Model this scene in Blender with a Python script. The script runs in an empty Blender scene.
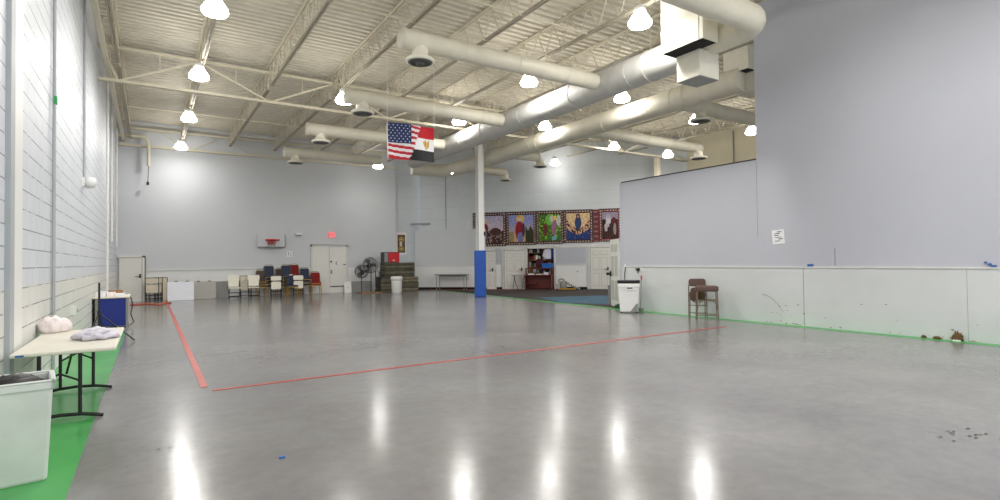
import bpy, math, random
from mathutils import Vector, Matrix
random.seed(7)
C = bpy.context.scene.collection
PI = math.pi
EYE = 1.45
FPX = 540.0

# ------------------------------------------------------------------ camera
yaw = math.atan(350/FPX); pitch = math.atan(10.5/FPX); roll = 0.0115
fw = Vector((math.sin(yaw)*math.cos(pitch), math.cos(yaw)*math.cos(pitch), math.sin(pitch)))
r0 = Vector((math.cos(yaw), -math.sin(yaw), 0)); u0 = r0.cross(fw)
RT = r0*math.cos(roll) - u0*math.sin(roll)
UP = u0*math.cos(roll) + r0*math.sin(roll)
cd = bpy.data.cameras.new('camera'); cam = bpy.data.objects.new('camera', cd); C.objects.link(cam)
cd.sensor_width = 36; cd.lens = FPX*36/1000; cd.clip_end = 200
cam.matrix_world = Matrix(((RT.x, UP.x, -fw.x, 0), (RT.y, UP.y, -fw.y, 0), (RT.z, UP.z, -fw.z, EYE), (0, 0, 0, 1)))
bpy.context.scene.camera = cam

def ray(px, py): return fw + RT*(px-500)/FPX + UP*(250-py)/FPX
def fl(px, py, z=0.0):                       # survey a measured point on the plane at height z
    d = ray(px, py); return Vector((0, 0, EYE)) + d*((z-EYE)/d.z)
def on_y(px, py, Y): d = ray(px, py); return Vector((0, 0, EYE)) + d*(Y/d.y)
def on_x(px, py, X): d = ray(px, py); return Vector((0, 0, EYE)) + d*(X/d.x)

# ------------------------------------------------------------------ materials
def lin(c):
    return tuple((v/12.92 if v <= .04045 else ((v+.055)/1.055)**2.4) for v in c)
def rgb(r, g, b): return lin((r/255, g/255, b/255))
def nodes_of(name):
    m = bpy.data.materials.new(name); m.use_nodes = True
    nt = m.node_tree; b = nt.nodes['Principled BSDF']
    return m, nt, b
def M(name, col, rough=.6, metal=0, var=.06, scale=6, bump=0, bscale=60, emit=0, trans=0, alpha=1):
    m, nt, b = nodes_of(name)
    c = rgb(*col)
    b.inputs['Roughness'].default_value = rough; b.inputs['Metallic'].default_value = metal
    tc = nt.nodes.new('ShaderNodeTexCoord')
    n = nt.nodes.new('ShaderNodeTexNoise'); n.inputs['Scale'].default_value = scale; n.inputs['Detail'].default_value = 4
    nt.links.new(tc.outputs['Object'], n.inputs['Vector'])
    r = nt.nodes.new('ShaderNodeValToRGB')
    r.color_ramp.elements[0].position = .3; r.color_ramp.elements[1].position = .7
    r.color_ramp.elements[0].color = tuple(max(0, v*(1-var)) for v in c)+(1,)
    r.color_ramp.elements[1].color = tuple(min(1, v*(1+var)) for v in c)+(1,)
    nt.links.new(n.outputs['Fac'], r.inputs['Fac']); nt.links.new(r.outputs['Color'], b.inputs['Base Color'])
    if bump:
        n2 = nt.nodes.new('ShaderNodeTexNoise'); n2.inputs['Scale'].default_value = bscale
        nt.links.new(tc.outputs['Object'], n2.inputs['Vector'])
        bp = nt.nodes.new('ShaderNodeBump'); bp.inputs['Strength'].default_value = bump; bp.inputs['Distance'].default_value = .02
        nt.links.new(n2.outputs['Fac'], bp.inputs['Height']); nt.links.new(bp.outputs['Normal'], b.inputs['Normal'])
    if emit:
        b.inputs['Emission Color'].default_value = c+(1,); b.inputs['Emission Strength'].default_value = emit
    if trans: b.inputs['Transmission Weight'].default_value = trans
    if alpha < 1: b.inputs['Alpha'].default_value = alpha
    return m

def painted(name, rough=.7):
    m, nt, b = nodes_of(name)
    a = nt.nodes.new('ShaderNodeVertexColor'); a.layer_name = 'paint'
    nt.links.new(a.outputs['Color'], b.inputs['Base Color']); b.inputs['Roughness'].default_value = rough
    return m

def floor_mat():
    m, nt, b = nodes_of('sealed_concrete')
    tc = nt.nodes.new('ShaderNodeTexCoord')
    def noise(s, d, r=.5):
        n = nt.nodes.new('ShaderNodeTexNoise'); n.inputs['Scale'].default_value = s; n.inputs['Detail'].default_value = d
        n.inputs['Roughness'].default_value = r
        nt.links.new(tc.outputs['Object'], n.inputs['Vector']); return n
    def ramp(n, a, ca, z, cz):
        r = nt.nodes.new('ShaderNodeValToRGB'); e = r.color_ramp.elements
        e[0].position = a; e[0].color = ca+(1,); e[1].position = z; e[1].color = cz+(1,)
        nt.links.new(n.outputs['Fac'], r.inputs['Fac']); return r
    def mul(a, b_, f=1.0):
        x = nt.nodes.new('ShaderNodeMix'); x.data_type = 'RGBA'; x.blend_type = 'MULTIPLY'; x.inputs['Factor'].default_value = f
        nt.links.new(a.outputs[0] if a.type != 'MIX' else a.outputs[2], x.inputs[6]); nt.links.new(b_.outputs[0], x.inputs[7]); return x
    base = ramp(noise(.55, 5), .3, FLOOR_A, .72, FLOOR_B)
    fine = ramp(noise(7, 8, .7), .35, (.86, .86, .86), .65, (1, 1, 1))
    spots = ramp(noise(26, 6, .75), .27, (.35, .34, .33), .33, (1, 1, 1))
    x = mul(mul(base, fine), spots, .8)
    nt.links.new(x.outputs[2], b.inputs['Base Color'])
    rr = nt.nodes.new('ShaderNodeMapRange'); rr.inputs['To Min'].default_value = FLOOR_R[0]; rr.inputs['To Max'].default_value = FLOOR_R[1]
    nt.links.new(noise(2.3, 6, .65).outputs['Fac'], rr.inputs['Value']); nt.links.new(rr.outputs['Result'], b.inputs['Roughness'])
    bp = nt.nodes.new('ShaderNodeBump'); bp.inputs['Strength'].default_value = .10; bp.inputs['Distance'].default_value = .01
    nt.links.new(noise(14, 4).outputs['Fac'], bp.inputs['Height']); nt.links.new(bp.outputs['Normal'], b.inputs['Normal'])
    b.inputs['IOR'].default_value = 1.5
    b.inputs['Specular IOR Level'].default_value = .38
    return m

def block_mat(name, hi, lo, split, axis='Y', bw=.406, bh=.203, mort=.010, bump=.6, joint=.055):
    # painted concrete block: running bond, paint changes at height split
    m, nt, b = nodes_of(name)
    g = nt.nodes.new('ShaderNodeNewGeometry'); s = nt.nodes.new('ShaderNodeSeparateXYZ')
    nt.links.new(g.outputs['Position'], s.inputs[0])
    cb = nt.nodes.new('ShaderNodeCombineXYZ')
    nt.links.new(s.outputs[axis], cb.inputs['X']); nt.links.new(s.outputs['Z'], cb.inputs['Y'])
    br = nt.nodes.new('ShaderNodeTexBrick'); br.inputs['Scale'].default_value = 1
    br.inputs['Brick Width'].default_value = bw; br.inputs['Row Height'].default_value = bh
    br.inputs['Mortar Size'].default_value = mort; br.inputs['Mortar Smooth'].default_value = .25
    br.inputs['Color1'].default_value = (1, 1, 1, 1); br.inputs['Color2'].default_value = (.95, .95, .95, 1)
    br.inputs['Mortar'].default_value = (.86, .86, .87, 1)
    nt.links.new(cb.outputs[0], br.inputs['Vector'])
    st = nt.nodes.new('ShaderNodeMath'); st.operation = 'GREATER_THAN'; st.inputs[1].default_value = split
    nt.links.new(s.outputs['Z'], st.inputs[0])
    mx = nt.nodes.new('ShaderNodeMix'); mx.data_type = 'RGBA'
    mx.inputs[6].default_value = rgb(*lo)+(1,); mx.inputs[7].default_value = rgb(*hi)+(1,)
    nt.links.new(st.outputs[0], mx.inputs['Factor'])
    ml = nt.nodes.new('ShaderNodeMix'); ml.data_type = 'RGBA'; ml.blend_type = 'MULTIPLY'; ml.inputs['Factor'].default_value = 1
    nt.links.new(mx.outputs[2], ml.inputs[6]); nt.links.new(br.outputs['Color'], ml.inputs[7])
    # shade in the raked bed joints, painted as broken dark lines
    dv = nt.nodes.new('ShaderNodeMath'); dv.operation = 'DIVIDE'; dv.inputs[1].default_value = bh; nt.links.new(s.outputs['Z'], dv.inputs[0])
    fr_ = nt.nodes.new('ShaderNodeMath'); fr_.operation = 'FRACT'; nt.links.new(dv.outputs[0], fr_.inputs[0])
    lt = nt.nodes.new('ShaderNodeMath'); lt.operation = 'LESS_THAN'; lt.inputs[1].default_value = joint; nt.links.new(fr_.outputs[0], lt.inputs[0])
    nn = nt.nodes.new('ShaderNodeTexNoise'); nn.inputs['Scale'].default_value = 3.0; nn.inputs['Detail'].default_value = 5; nt.links.new(g.outputs['Position'], nn.inputs['Vector'])
    gt = nt.nodes.new('ShaderNodeMath'); gt.operation = 'GREATER_THAN'; gt.inputs[1].default_value = .44; nt.links.new(nn.outputs['Fac'], gt.inputs[0])
    mk = nt.nodes.new('ShaderNodeMath'); mk.operation = 'MULTIPLY'; nt.links.new(lt.outputs[0], mk.inputs[0]); nt.links.new(gt.outputs[0], mk.inputs[1])
    dk = nt.nodes.new('ShaderNodeMix'); dk.data_type = 'RGBA'; dk.blend_type = 'MULTIPLY'; dk.inputs[7].default_value = (.42, .42, .44, 1)
    nt.links.new(mk.outputs[0], dk.inputs['Factor']); nt.links.new(ml.outputs[2], dk.inputs[6])
    nt.links.new(dk.outputs[2], b.inputs['Base Color']); b.inputs['Roughness'].default_value = .45
    inv = nt.nodes.new('ShaderNodeMath'); inv.operation = 'SUBTRACT'; inv.inputs[0].default_value = 1
    nt.links.new(br.outputs['Fac'], inv.inputs[1])
    bp = nt.nodes.new('ShaderNodeBump'); bp.inputs['Strength'].default_value = bump; bp.inputs['Distance'].default_value = .015
    nt.links.new(inv.outputs[0], bp.inputs['Height']); nt.links.new(bp.outputs['Normal'], b.inputs['Normal'])
    return m

FLOOR_A, FLOOR_B, FLOOR_R = rgb(122, 121, 121), rgb(144, 143, 142), (.12, .23)
MT = dict(
    floor=floor_mat(),
    block=block_mat('painted_block', (214, 219, 226), (226, 226, 222), 1.24),
    blockb=block_mat('painted_block_far', (208, 213, 216), (208, 213, 216), 0, axis='X', bw=.5, bh=.6, mort=.003, bump=.1, joint=.006),
    rear=M('grey_wall_paint', (206, 209, 213), .75, var=.03, scale=.5),
    rightw=M('lilac_grey_wall_paint', (186, 188, 197), .7, var=.03, scale=.5),
    wains=M('white_wainscot_paint', (206, 209, 209), .6, var=.04, scale=1.2),
    wainr=M('white_rear_wainscot_paint', (232, 233, 232), .6, var=.04, scale=1.2),
    cream=M('cream_wall_paint', (214, 205, 180), .8, var=.04, scale=.8),
    trim=M('white_trim_paint', (212, 212, 208), .5),
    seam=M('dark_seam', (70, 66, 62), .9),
    scuff=M('scuff_brown', (96, 78, 58), .9, var=.3, scale=30),
    deck=M('painted_steel_deck', (216, 209, 192), .6, var=.06, scale=3),
    steel=M('cream_painted_steel', (214, 206, 184), .55, var=.05),
    duct=M('painted_duct', (214, 209, 192), .42, var=.05, scale=3),
    ductg=M('galvanised_duct', (186, 185, 180), .62, metal=.05, var=.08, scale=4),
    sheet=M('painted_sheet_metal', (226, 222, 206), .5, var=.03),
    pipe=M('pale_grey_pipe_paint', (176, 180, 184), .5, var=.03),
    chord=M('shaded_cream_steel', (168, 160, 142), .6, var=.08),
    dark=M('dark_opening', (28, 26, 24), .9),
    grille=M('grey_grille', (96, 98, 98), .5),
    white=M('white_plastic', (232, 232, 230), .45, var=.02),
    offw=M('off_white_laminate', (222, 218, 204), .4, var=.03),
    door=M('white_door_paint', (226, 225, 219), .5, var=.02),
    doorp=M('shaded_door_paint', (192, 191, 184), .5, var=.02),  # darkened copy of the door paint, panel shade put into the colour
    lamp=M('lit_prismatic_glass', (255, 252, 244), .3, emit=1),
    black=M('black_metal', (24, 24, 26), .4, var=.2),
    blackp=M('black_plastic', (32, 32, 34), .5, var=.2),
    greys=M('grey_metal', (140, 142, 142), .4, metal=.4),
    chrome=M('chrome', (190, 190, 188), .25, metal=.8),
    green=M('green_floor_paint', (66, 160, 80), .3, var=.12, scale=2),
    red=M('red_court_line', (178, 68, 58), .4, var=.15, scale=5),
    blue=M('blue_vinyl_pad', (22, 78, 168), .45, var=.08),
    navy=M('blue_panel', (20, 42, 132), .5, var=.05),
    bluegrey=M('slate_blue_fabric', (48, 57, 78), .85, var=.1, scale=40, bump=.2),
    maroon=M('dark_red_fabric', (128, 22, 26), .85, var=.1, scale=40, bump=.2),
    brownf=M('brown_vinyl', (92, 68, 62), .6, var=.12, scale=20),
    brownfab=M('brown_fabric', (84, 70, 62), .85, var=.12, scale=30),
    gold=M('gold_painted_steel', (178, 142, 58), .4, metal=.4),
    dkgold=M('dull_gold_steel', (112, 94, 58), .5, metal=.3),
    dkmaroon=M('dark_maroon_fabric', (66, 18, 24), .8),
    beige=M('beige_plastic', (206, 196, 176), .5, var=.04),
    ivory=M('ivory_plastic', (230, 226, 212), .45, var=.03),
    bframe=M('taupe_painted_steel', (120, 104, 88), .45, metal=.3),
    grey=M('grey_laminate', (176, 173, 166), .45, var=.03),
    dgrey=M('mid_grey_laminate', (140, 141, 138), .5, var=.04),
    lwhite=M('white_laminate', (236, 238, 246), .4, var=.02),
    carpet=M('charcoal_carpet', (62, 56, 54), .95, var=.35, scale=9, bump=.5, bscale=200),
    rug=M('teal_blue_rug', (62, 92, 112), .95, var=.15, scale=8, bump=.4, bscale=200),
    redrug=M('rust_red_border', (118, 58, 44), .95, var=.2, scale=8),
    olive=M('olive_brown_carpet_roll', (112, 107, 90), .95, var=.35, scale=7, bump=.5, bscale=60),
    olive2=M('dark_olive_carpet', (88, 85, 74), .95, var=.35, scale=8, bump=.5, bscale=60),
    olive3=M('tan_olive_carpet', (136, 127, 106), .95, var=.3, scale=8, bump=.5, bscale=60),
    redbox=M('red_paint', (200, 20, 34), .4, var=.05),
    redsign=M('exit_sign_red', (240, 70, 80), .4, emit=.6),
    signface=M('exit_sign_face', (250, 150, 150), .4, emit=.5),
    redwood=M('red_stained_wood', (112, 32, 24), .4, var=.25, scale=12),
    bluebin=M('blue_plastic', (34, 104, 190), .45),
    clothw=M('white_crumpled_cloth', (216, 212, 224), .85, var=.12, scale=14, bump=.5, bscale=25),
    pink=M('pale_pink_plastic_bag', (246, 232, 232), .35, var=.14, scale=8, bump=.6, bscale=18),
    tote=M('frosted_plastic', (216, 220, 215), .35, var=.10, scale=3),
    orange=M('orange_cord_sheath', (176, 84, 60), .6),
    paper=M('white_paper', (236, 236, 238), .8, var=.02),
    ink=M('grey_ink', (62, 62, 68), .8),
    tape=M('blue_masking_tape', (48, 98, 168), .7),
    debris=M('brown_debris', (104, 82, 48), .95, var=.45, scale=28, bump=.8, bscale=40),
    greentag=M('green_tag', (40, 168, 90), .6),
    darkgreen=M('dark_green_cloth', (26, 70, 42), .9),
    yellow=M('yellow_plastic', (216, 160, 30), .5),
    pinkw=M('brown_cardboard', (150, 116, 80), .8),
    paint=painted('printed_cloth', .8),
)
_nt = MT['lamp'].node_tree.nodes['Principled BSDF']
_nt.inputs['Emission Strength'].default_value = 29
_nt.inputs['Emission Color'].default_value = (1, .97, .92, 1)
# polished seams along the spiral ducts: a fine wave bump
def spiral(m, s):
    nt = m.node_tree; b = nt.nodes['Principled BSDF']
    tc = nt.nodes.new('ShaderNodeTexCoord'); w = nt.nodes.new('ShaderNodeTexWave'); w.bands_direction = 'DIAGONAL'; w.inputs['Scale'].default_value = s
    nt.links.new(tc.outputs['Object'], w.inputs['Vector'])
    bp = nt.nodes.new('ShaderNodeBump'); bp.inputs['Strength'].default_value = .25; bp.inputs['Distance'].default_value = .01
    nt.links.new(w.outputs['Fac'], bp.inputs['Height']); nt.links.new(bp.outputs['Normal'], b.inputs['Normal'])
spiral(MT['ductg'], 3); spiral(MT['duct'], 2.2)
def seamed(m, pitch_x=1.22):
    pass

# ------------------------------------------------------------------ mesh builder
class MB:
    def __init__(s): s.v = []; s.f = []; s.sm = []; s.mi = []; s.m = 0
    def _add(s, vs, fs, smooth=False):
        o = len(s.v); s.v += [tuple(v) for v in vs]
        for f in fs: s.f.append([i+o for i in f]); s.sm.append(smooth); s.mi.append(s.m)
    def box(s, x0, x1, y0, y1, z0, z1):
        vs = [(x, y, z) for x in (x0, x1) for y in (y0, y1) for z in (z0, z1)]
        s._add(vs, [(0, 1, 3, 2), (4, 6, 7, 5), (0, 4, 5, 1), (2, 3, 7, 6), (0, 2, 6, 4), (1, 5, 7, 3)]); return s
    def frustum(s, x0, x1, y0, y1, z0, X0, X1, Y0, Y1, z1, open_top=False):
        vs = [(x0, y0, z0), (x1, y0, z0), (x1, y1, z0), (x0, y1, z0), (X0, Y0, z1), (X1, Y0, z1), (X1, Y1, z1), (X0, Y1, z1)]
        fs = [(0, 3, 2, 1), (0, 1, 5, 4), (1, 2, 6, 5), (2, 3, 7, 6), (3, 0, 4, 7)]
        if not open_top: fs.append((4, 5, 6, 7))
        s._add(vs, fs); return s
    def bar(s, p, q, w=.03, h=None):
        h = h or w; p = Vector(p); q = Vector(q); d = (q-p).normalized()
        up = Vector((0, 0, 1)) if abs(d.z) < .95 else Vector((0, 1, 0))
        a = d.cross(up).normalized()*w/2; b = a.cross(d).normalized()*h/2
        vs = [p-a-b, p+a-b, p+a+b, p-a+b, q-a-b, q+a-b, q+a+b, q-a+b]
        s._add(vs, [(0, 1, 2, 3), (4, 7, 6, 5), (0, 4, 5, 1), (1, 5, 6, 2), (2, 6, 7, 3), (3, 7, 4, 0)]); return s
    def tube(s, pts, r, seg=10, close=False, caps=True):
        pts = [Vector(p) for p in pts]; n = len(pts); rings = []
        prev = None
        for i, p in enumerate(pts):
            if close: d = pts[(i+1) % n]-pts[i-1]
            else: d = pts[min(i+1, n-1)]-pts[max(i-1, 0)]
            d.normalize()
            if prev is None:
                a = d.orthogonal().normalized()
            else:
                a = (prev-d*prev.dot(d)).normalized()
            prev = a; b = d.cross(a)
            rr = r[i] if isinstance(r, (list, tuple)) else r
            rings.append([p+(a*math.cos(t)+b*math.sin(t))*rr for t in [2*PI*k/seg for k in range(seg)]])
        vs = [v for R_ in rings for v in R_]; fs = []
        for i in range(n if close else n-1):
            j = (i+1) % n
            for k in range(seg):
                l = (k+1) % seg; fs.append((i*seg+k, i*seg+l, j*seg+l, j*seg+k))
        s._add(vs, fs, True)
        if caps and not close:
            s._add(rings[0], [tuple(reversed(range(seg)))]); s._add(rings[-1], [tuple(range(seg))])
        return s
    def lathe(s, prof, c=(0, 0, 0), seg=24, smooth=True, axis='z'):
        vs = []; fs = []; n = len(prof)
        for r, z in prof:
            for k in range(seg):
                t = 2*PI*k/seg; x, y = r*math.cos(t), r*math.sin(t)
                p = (x, y, z) if axis == 'z' else ((z, x, y) if axis == 'x' else (x, z, y))
                vs.append((p[0]+c[0], p[1]+c[1], p[2]+c[2]))
        for i in range(n-1):
            for k in range(seg):
                l = (k+1) % seg; fs.append((i*seg+k, i*seg+l, (i+1)*seg+l, (i+1)*seg+k))
        s._add(vs, fs, smooth)
        return s
    def disc(s, c, r, n_axis='z', seg=24):
        vs = []
        for k in range(seg):
            t = 2*PI*k/seg; x, y = r*math.cos(t), r*math.sin(t)
            p = (x, y, 0) if n_axis == 'z' else ((0, x, y) if n_axis == 'x' else (x, 0, y))
            vs.append((p[0]+c[0], p[1]+c[1], p[2]+c[2]))
        s._add(vs, [tuple(range(seg))]); return s
    def poly(s, pts): s._add(pts, [tuple(range(len(pts)))]); return s
    def panel(s, w, h, r, t, M4, top_only=False, seg=5):
        # rounded panel in local XZ (x -w/2..w/2, z 0..h), thickness t along y, moved by M4
        pts = []
        cs = [(-w/2+r, h-r, 90, 180), (-w/2+r, r, 180, 270), (w/2-r, r, 270, 360), (w/2-r, h-r, 0, 90)]
        for cx, cz, a0, a1 in cs:
            rr = r
            if top_only and cz == r:
                pts.append((-w/2 if cx < 0 else w/2, 0)); continue
            for k in range(seg+1):
                a = math.radians(a0+(a1-a0)*k/seg); pts.append((cx+rr*math.cos(a), cz+rr*math.sin(a)))
        n = len(pts)
        vs = [M4 @ Vector((x, -t/2, z)) for x, z in pts]+[M4 @ Vector((x, t/2, z)) for x, z in pts]
        fs = [tuple(range(n)), tuple(reversed(range(n, 2*n)))]+[(i, i+n, (i+1) % n+n, (i+1) % n) for i in range(n)]
        s._add(vs, fs); return s
    def build(s, name, mat, parent=None, bevel=0):
        me = bpy.data.meshes.new(name); me.from_pydata(s.v, [], s.f); me.validate()
        mats = mat if isinstance(mat, (list, tuple)) else [mat]
        for m in mats: me.materials.append(MT[m])
        if len(me.polygons) == len(s.f):
            for p, sm, mi in zip(me.polygons, s.sm, s.mi): p.use_smooth = sm; p.material_index = mi
        me.update()
        o = bpy.data.objects.new(name, me); C.objects.link(o)
        if parent: o.parent = parent
        if bevel:
            b = o.modifiers.new('bevel', 'BEVEL'); b.width = bevel; b.segments = 2; b.limit_method = 'ANGLE'
        return o
def T(x=0, y=0, z=0, rx=0, ry=0, rz=0):
    return Matrix.Translation((x, y, z)) @ Matrix.Rotation(rz, 4, 'Z') @ Matrix.Rotation(ry, 4, 'Y') @ Matrix.Rotation(rx, 4, 'X')
def thing(name, label, cat, loc=(0, 0, 0), rz=0, group=None):
    o = bpy.data.objects.new(name, None); C.objects.link(o); o.empty_display_size = .1
    o.location = loc; o.rotation_euler = (0, 0, rz); o['label'] = label; o['category'] = cat
    if group: o['group'] = group
    return o
def tag(o, label, cat, group=None):
    o['label'] = label; o['category'] = cat
    if group: o['group'] = group
    return o
def struct(o): o['kind'] = 'structure'; return o
def dup(root, loc, rz=None, label=None, group=None):
    r = root.copy(); C.objects.link(r); r.location = loc
    if rz is not None: r.rotation_euler = (0, 0, rz)
    if label: r['label'] = label
    if group: r['group'] = group
    for ch in list(root.children):
        c = ch.copy(); C.objects.link(c); c.parent = r
        for g in ch.children:
            d = g.copy(); C.objects.link(d); d.parent = c
    return r
def text_mesh(txt, size, name, mat, parent, M4):
    cu = bpy.data.curves.new(name, 'FONT'); cu.body = txt; cu.size = size; cu.align_x = 'CENTER'; cu.align_y = 'CENTER'; cu.extrude = .004; cu.offset = size*.02
    t = bpy.data.objects.new(name+'_tmp', cu); C.objects.link(t)
    dg = bpy.context.evaluated_depsgraph_get(); me = bpy.data.meshes.new_from_object(t.evaluated_get(dg))
    bpy.data.objects.remove(t); me.transform(M4); me.name = name
    me.materials.clear(); me.materials.append(MT[mat])
    o = bpy.data.objects.new(name, me); C.objects.link(o); o.parent = parent; return o
def grid(name, w, h, nx, ny, colf, parent, M4, wave=None):
    vs = []; fs = []; cols = []
    for j in range(ny+1):
        for i in range(nx+1):
            u, v = i/nx, j/ny
            vs.append(M4 @ Vector((u*w, wave(u, v) if wave else 0, v*h)))
    for j in range(ny):
        for i in range(nx):
            c = colf((i+.5)/nx, (j+.5)/ny)
            if c is None: continue
            a = j*(nx+1)+i; fs.append((a, a+1, a+nx+2, a+nx+1)); cols.append(lin(tuple(k/255 for k in c)))
    me = bpy.data.meshes.new(name); me.from_pydata([tuple(v) for v in vs], [], fs)
    at = me.color_attributes.new('paint', 'FLOAT_COLOR', 'CORNER')
    k = 0
    for c in cols:
        for _ in range(4): at.data[k].color = c+(1,); k += 1
    me.materials.append(MT['paint']); o = bpy.data.objects.new(name, me); C.objects.link(o)
    if parent: o.parent = parent
    return o
ORD = ['first', 'second', 'third', 'fourth', 'fifth', 'sixth', 'seventh', 'eighth', 'ninth', 'tenth', 'eleventh', 'twelfth', 'thirteenth', 'fourteenth']

# ------------------------------------------------------------------ the shell
XL, XR, YR, H, XS = -1.1, 11.5, 25.8, 7.15, 21.2
YN = -3.0
YP = 7.05            # where the tall part of the right wall ends
YE = 11.22            # where the low partition ends
# the angled far wall, with u measured along it
B0 = Vector((11.75, 25.75, 0)); B1 = Vector((21.2, 16.45, 0))
bd = (B1-B0).normalized(); bn = Vector((bd.y, -bd.x, 0))        # bn points into the room
if bn.y > 0: bn = -bn
LB = (B1-B0).length
def on_b(px, py):
    d = ray(px, py); o = Vector((0, 0, EYE)); t = (B0-o).dot(bn)/d.dot(bn); p = o+d*t
    return (p-B0).dot(bd), p.z
brz = math.atan2(bd.y, bd.x)
MBW = Matrix.Translation(B0) @ Matrix.Rotation(brz, 4, 'Z')      # local x along wall, local y away from the room (+) / room is -y

struct(MB().box(XL-.3, XS+.3, YN, YR+1.2, -.2, 0).build('floor', 'floor'))
struct(MB().box(XL-.25, XL, YN, YR+.2, 0, H+.2).build('wall_left', 'block'))
struct(MB().box(XL, 10.45, YR, YR+.2, 0, H+.2).build('wall_rear', 'rear'))
struct(MB().box(10.45, 12.3, YR+.35, YR+.55, 0, H+.2).build('wall_rear_recess', 'blockb'))
struct(MB().box(XR, XR+.14, YN, YP, 0, H+.06).build('wall_right', 'rightw'))
o = struct(MB().box(XR, XR+.13, YP, YE, 0, 3.66).build('wall_right_partition', 'rightw'))
struct(MB().box(XS, XS+.2, YN, 17.2, 0, H+.2).build('wall_side', 'cream'))
# angled wall with the opening of the storage closet
ua, _ = on_b(527.5, 270); ub, _ = on_b(554, 270); _, zt = on_b(540, 248.5)
w = MB()
for (x0, x1, z0, z1) in ((0, ua, 0, H+.2), (ub, LB+.1, 0, H+.2), (ua, ub, zt, H+.2)): w.box(x0, x1, 0, .15, z0, z1)
ow = struct(w.build('wall_far', 'blockb')); ow.matrix_world = MBW
# lower rails, wainscots
def pbox(name, mat, x0, x1, y0, y1, z0, z1, st=True, bevel=0):
    o = MB().box(x0, x1, y0, y1, z0, z1).build(name, mat, None, bevel); return struct(o) if st else o
pbox('trim_1', 'wainr', -.15, 10.45, YR-.02, YR, 0, 1.2)
pbox('trim_2', 'trim', -.15, 6.05, YR-.06, YR, 1.2, 1.235)
pbox('trim_3', 'wains', XR-.012, XR, YN, YE, 0, 1.22)
m = MB()
for y0, y1 in ((YN, 4.2), (4.2, 6.02), (6.02, 7.6), (7.6, YE)): m.box(XR-.03, XR, y0+.006, y1-.006, 1.222, 1.252)
struct(m.build('trim_4', 'trim'))
m = MB()
for y, e_ in ((3.35, .0015), (6.05, .004)): m.box(XR-.0135, XR-.011, y-e_, y+e_, .02, 1.22)
m.box(XR-.002, XR+.001, YP-.002, YP+.002, 1.9, 3.6); m.box(XR-.004, XR, 5.42, 5.427, 1.26, 1.62)
struct(m.build('trim_5', 'seam'))
m = MB().box(XR-.01, XR+.14, YP, YE, 3.66, 3.69); struct(m.build('trim_6', 'seam'))
pbox('trim_7', 'rightw', XR-.015, XR+.15, YE, YE+.06, 0, 3.66)
# scuff marks on the wainscot
m = MB()
for k in range(46):
    y = random.choice([random.uniform(3.2, 4.4), random.uniform(4.4, 6.6), random.uniform(6, 6.9)]); z = random.choice([random.uniform(.01, .05), random.uniform(.02, .55)])
    a = random.uniform(.008, .03); b = a*random.uniform(.2, .5)
    m.poly([(XR-.0145, y-a, z), (XR-.0145, y, z-b), (XR-.0145, y+a, z+b*.3), (XR-.0145, y+a*.2, z+b)])
for k in range(16):
    t = k/15; y = 6.95-.45*t; z = .62-.35*t*t; m.poly([(XR-.0145, y-.01, z), (XR-.0145, y+.012, z-.012), (XR-.0145, y+.006, z+.02)])
struct(m.build('trim_8', 'scuff'))
# angled wall dress: wainscot, white frames
def bthing(o): o.matrix_world = MBW; return o
def bU(px, py=270): return on_b(px, py)[0]
upan = bU(416)
m = MB().box(upan, bU(486), -.10, -.02, 0, on_b(440, 230)[1]); struct(bthing(m.build('wall_far_panel', 'rear')))
m = MB()
zc = on_b(440, 266.5)[1]
m.box(upan, bU(486), -.115, -.10, .12, zc)
m.box(bU(556), bU(586), -.015, 0, .12, on_b(570, 265)[1]); m.box(bU(496), bU(501), -.015, 0, .12, on_b(500, 265)[1])
struct(bthing(m.build('trim_9', 'wainr')))
m = MB().box(upan, bU(487), -.125, -.10, 0, .12); m.box(bU(495), bU(502), -.02, 0, 0, .12); m.box(bU(556), bU(587), -.02, 0, 0, .12)
struct(bthing(m.build('baseboard_far', 'dark')))
m = MB().box(bU(556), bU(586), -.03, 0, on_b(570, 265)[1], on_b(570, 264.2)[1]); m.box(upan, bU(474), -.13, -.10, zc, zc+.035)
struct(bthing(m.build('trim_10', 'trim')))
m = MB().box(bU(486), bU(620), -.01, 0, 2.05, on_b(540, 246)[1]+.03); struct(bthing(m.build('trim_11', 'trim')))
m = MB().box(bU(556), bU(586), -.008, 0, on_b(570, 264)[1], 2.06).box(bU(496), bU(501), -.008, 0, on_b(500, 264)[1], 2.06); struct(bthing(m.build('wall_far_infill', 'rightw')))
# corner shadow line & wall mounted details on the rear
# ceiling deck: real ribs running across the room
m = MB(); P = .22; n = int((YR+.8-YN)/P)
prof = []
for k in range(n):
    y = YN+k*P; prof += [(y, H), (y+.10, H), (y+.125, H+.075), (y+.195, H+.075)]
vs = []; fs = []
for (y, z) in prof: vs += [(XL-.2, y, z), (XS+.2, y, z)]
for i in range(len(prof)-1): fs.append((2*i, 2*i+2, 2*i+3, 2*i+1))
m._add(vs, fs); struct(m.build('ceiling', 'deck'))
pbox('ceiling_cover', 'dark', XL-.3, XS+.3, YN, YR+1.2, H+.12, H+.2)
# floor paint
pbox('trim_12', 'green', XL, -.44, YN, 14.2, 0, .004)
pbox('trim_13', 'green', XR-.27, XR, YN, YE, 0, .004)
m = MB().poly([(XR-.27, YE, .004), (XR+.02, YE, .004), (12.3, 23.6, .004), (11.9, 24.0, .004)]); struct(m.build('trim_14', 'green'))
pbox('trim_15', 'red', .50, .575, 7.25, 25.3, .001, .005)
pbox('trim_16', 'red', .6, 10.2, 6.98, 7.035, .001, .005)
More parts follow.
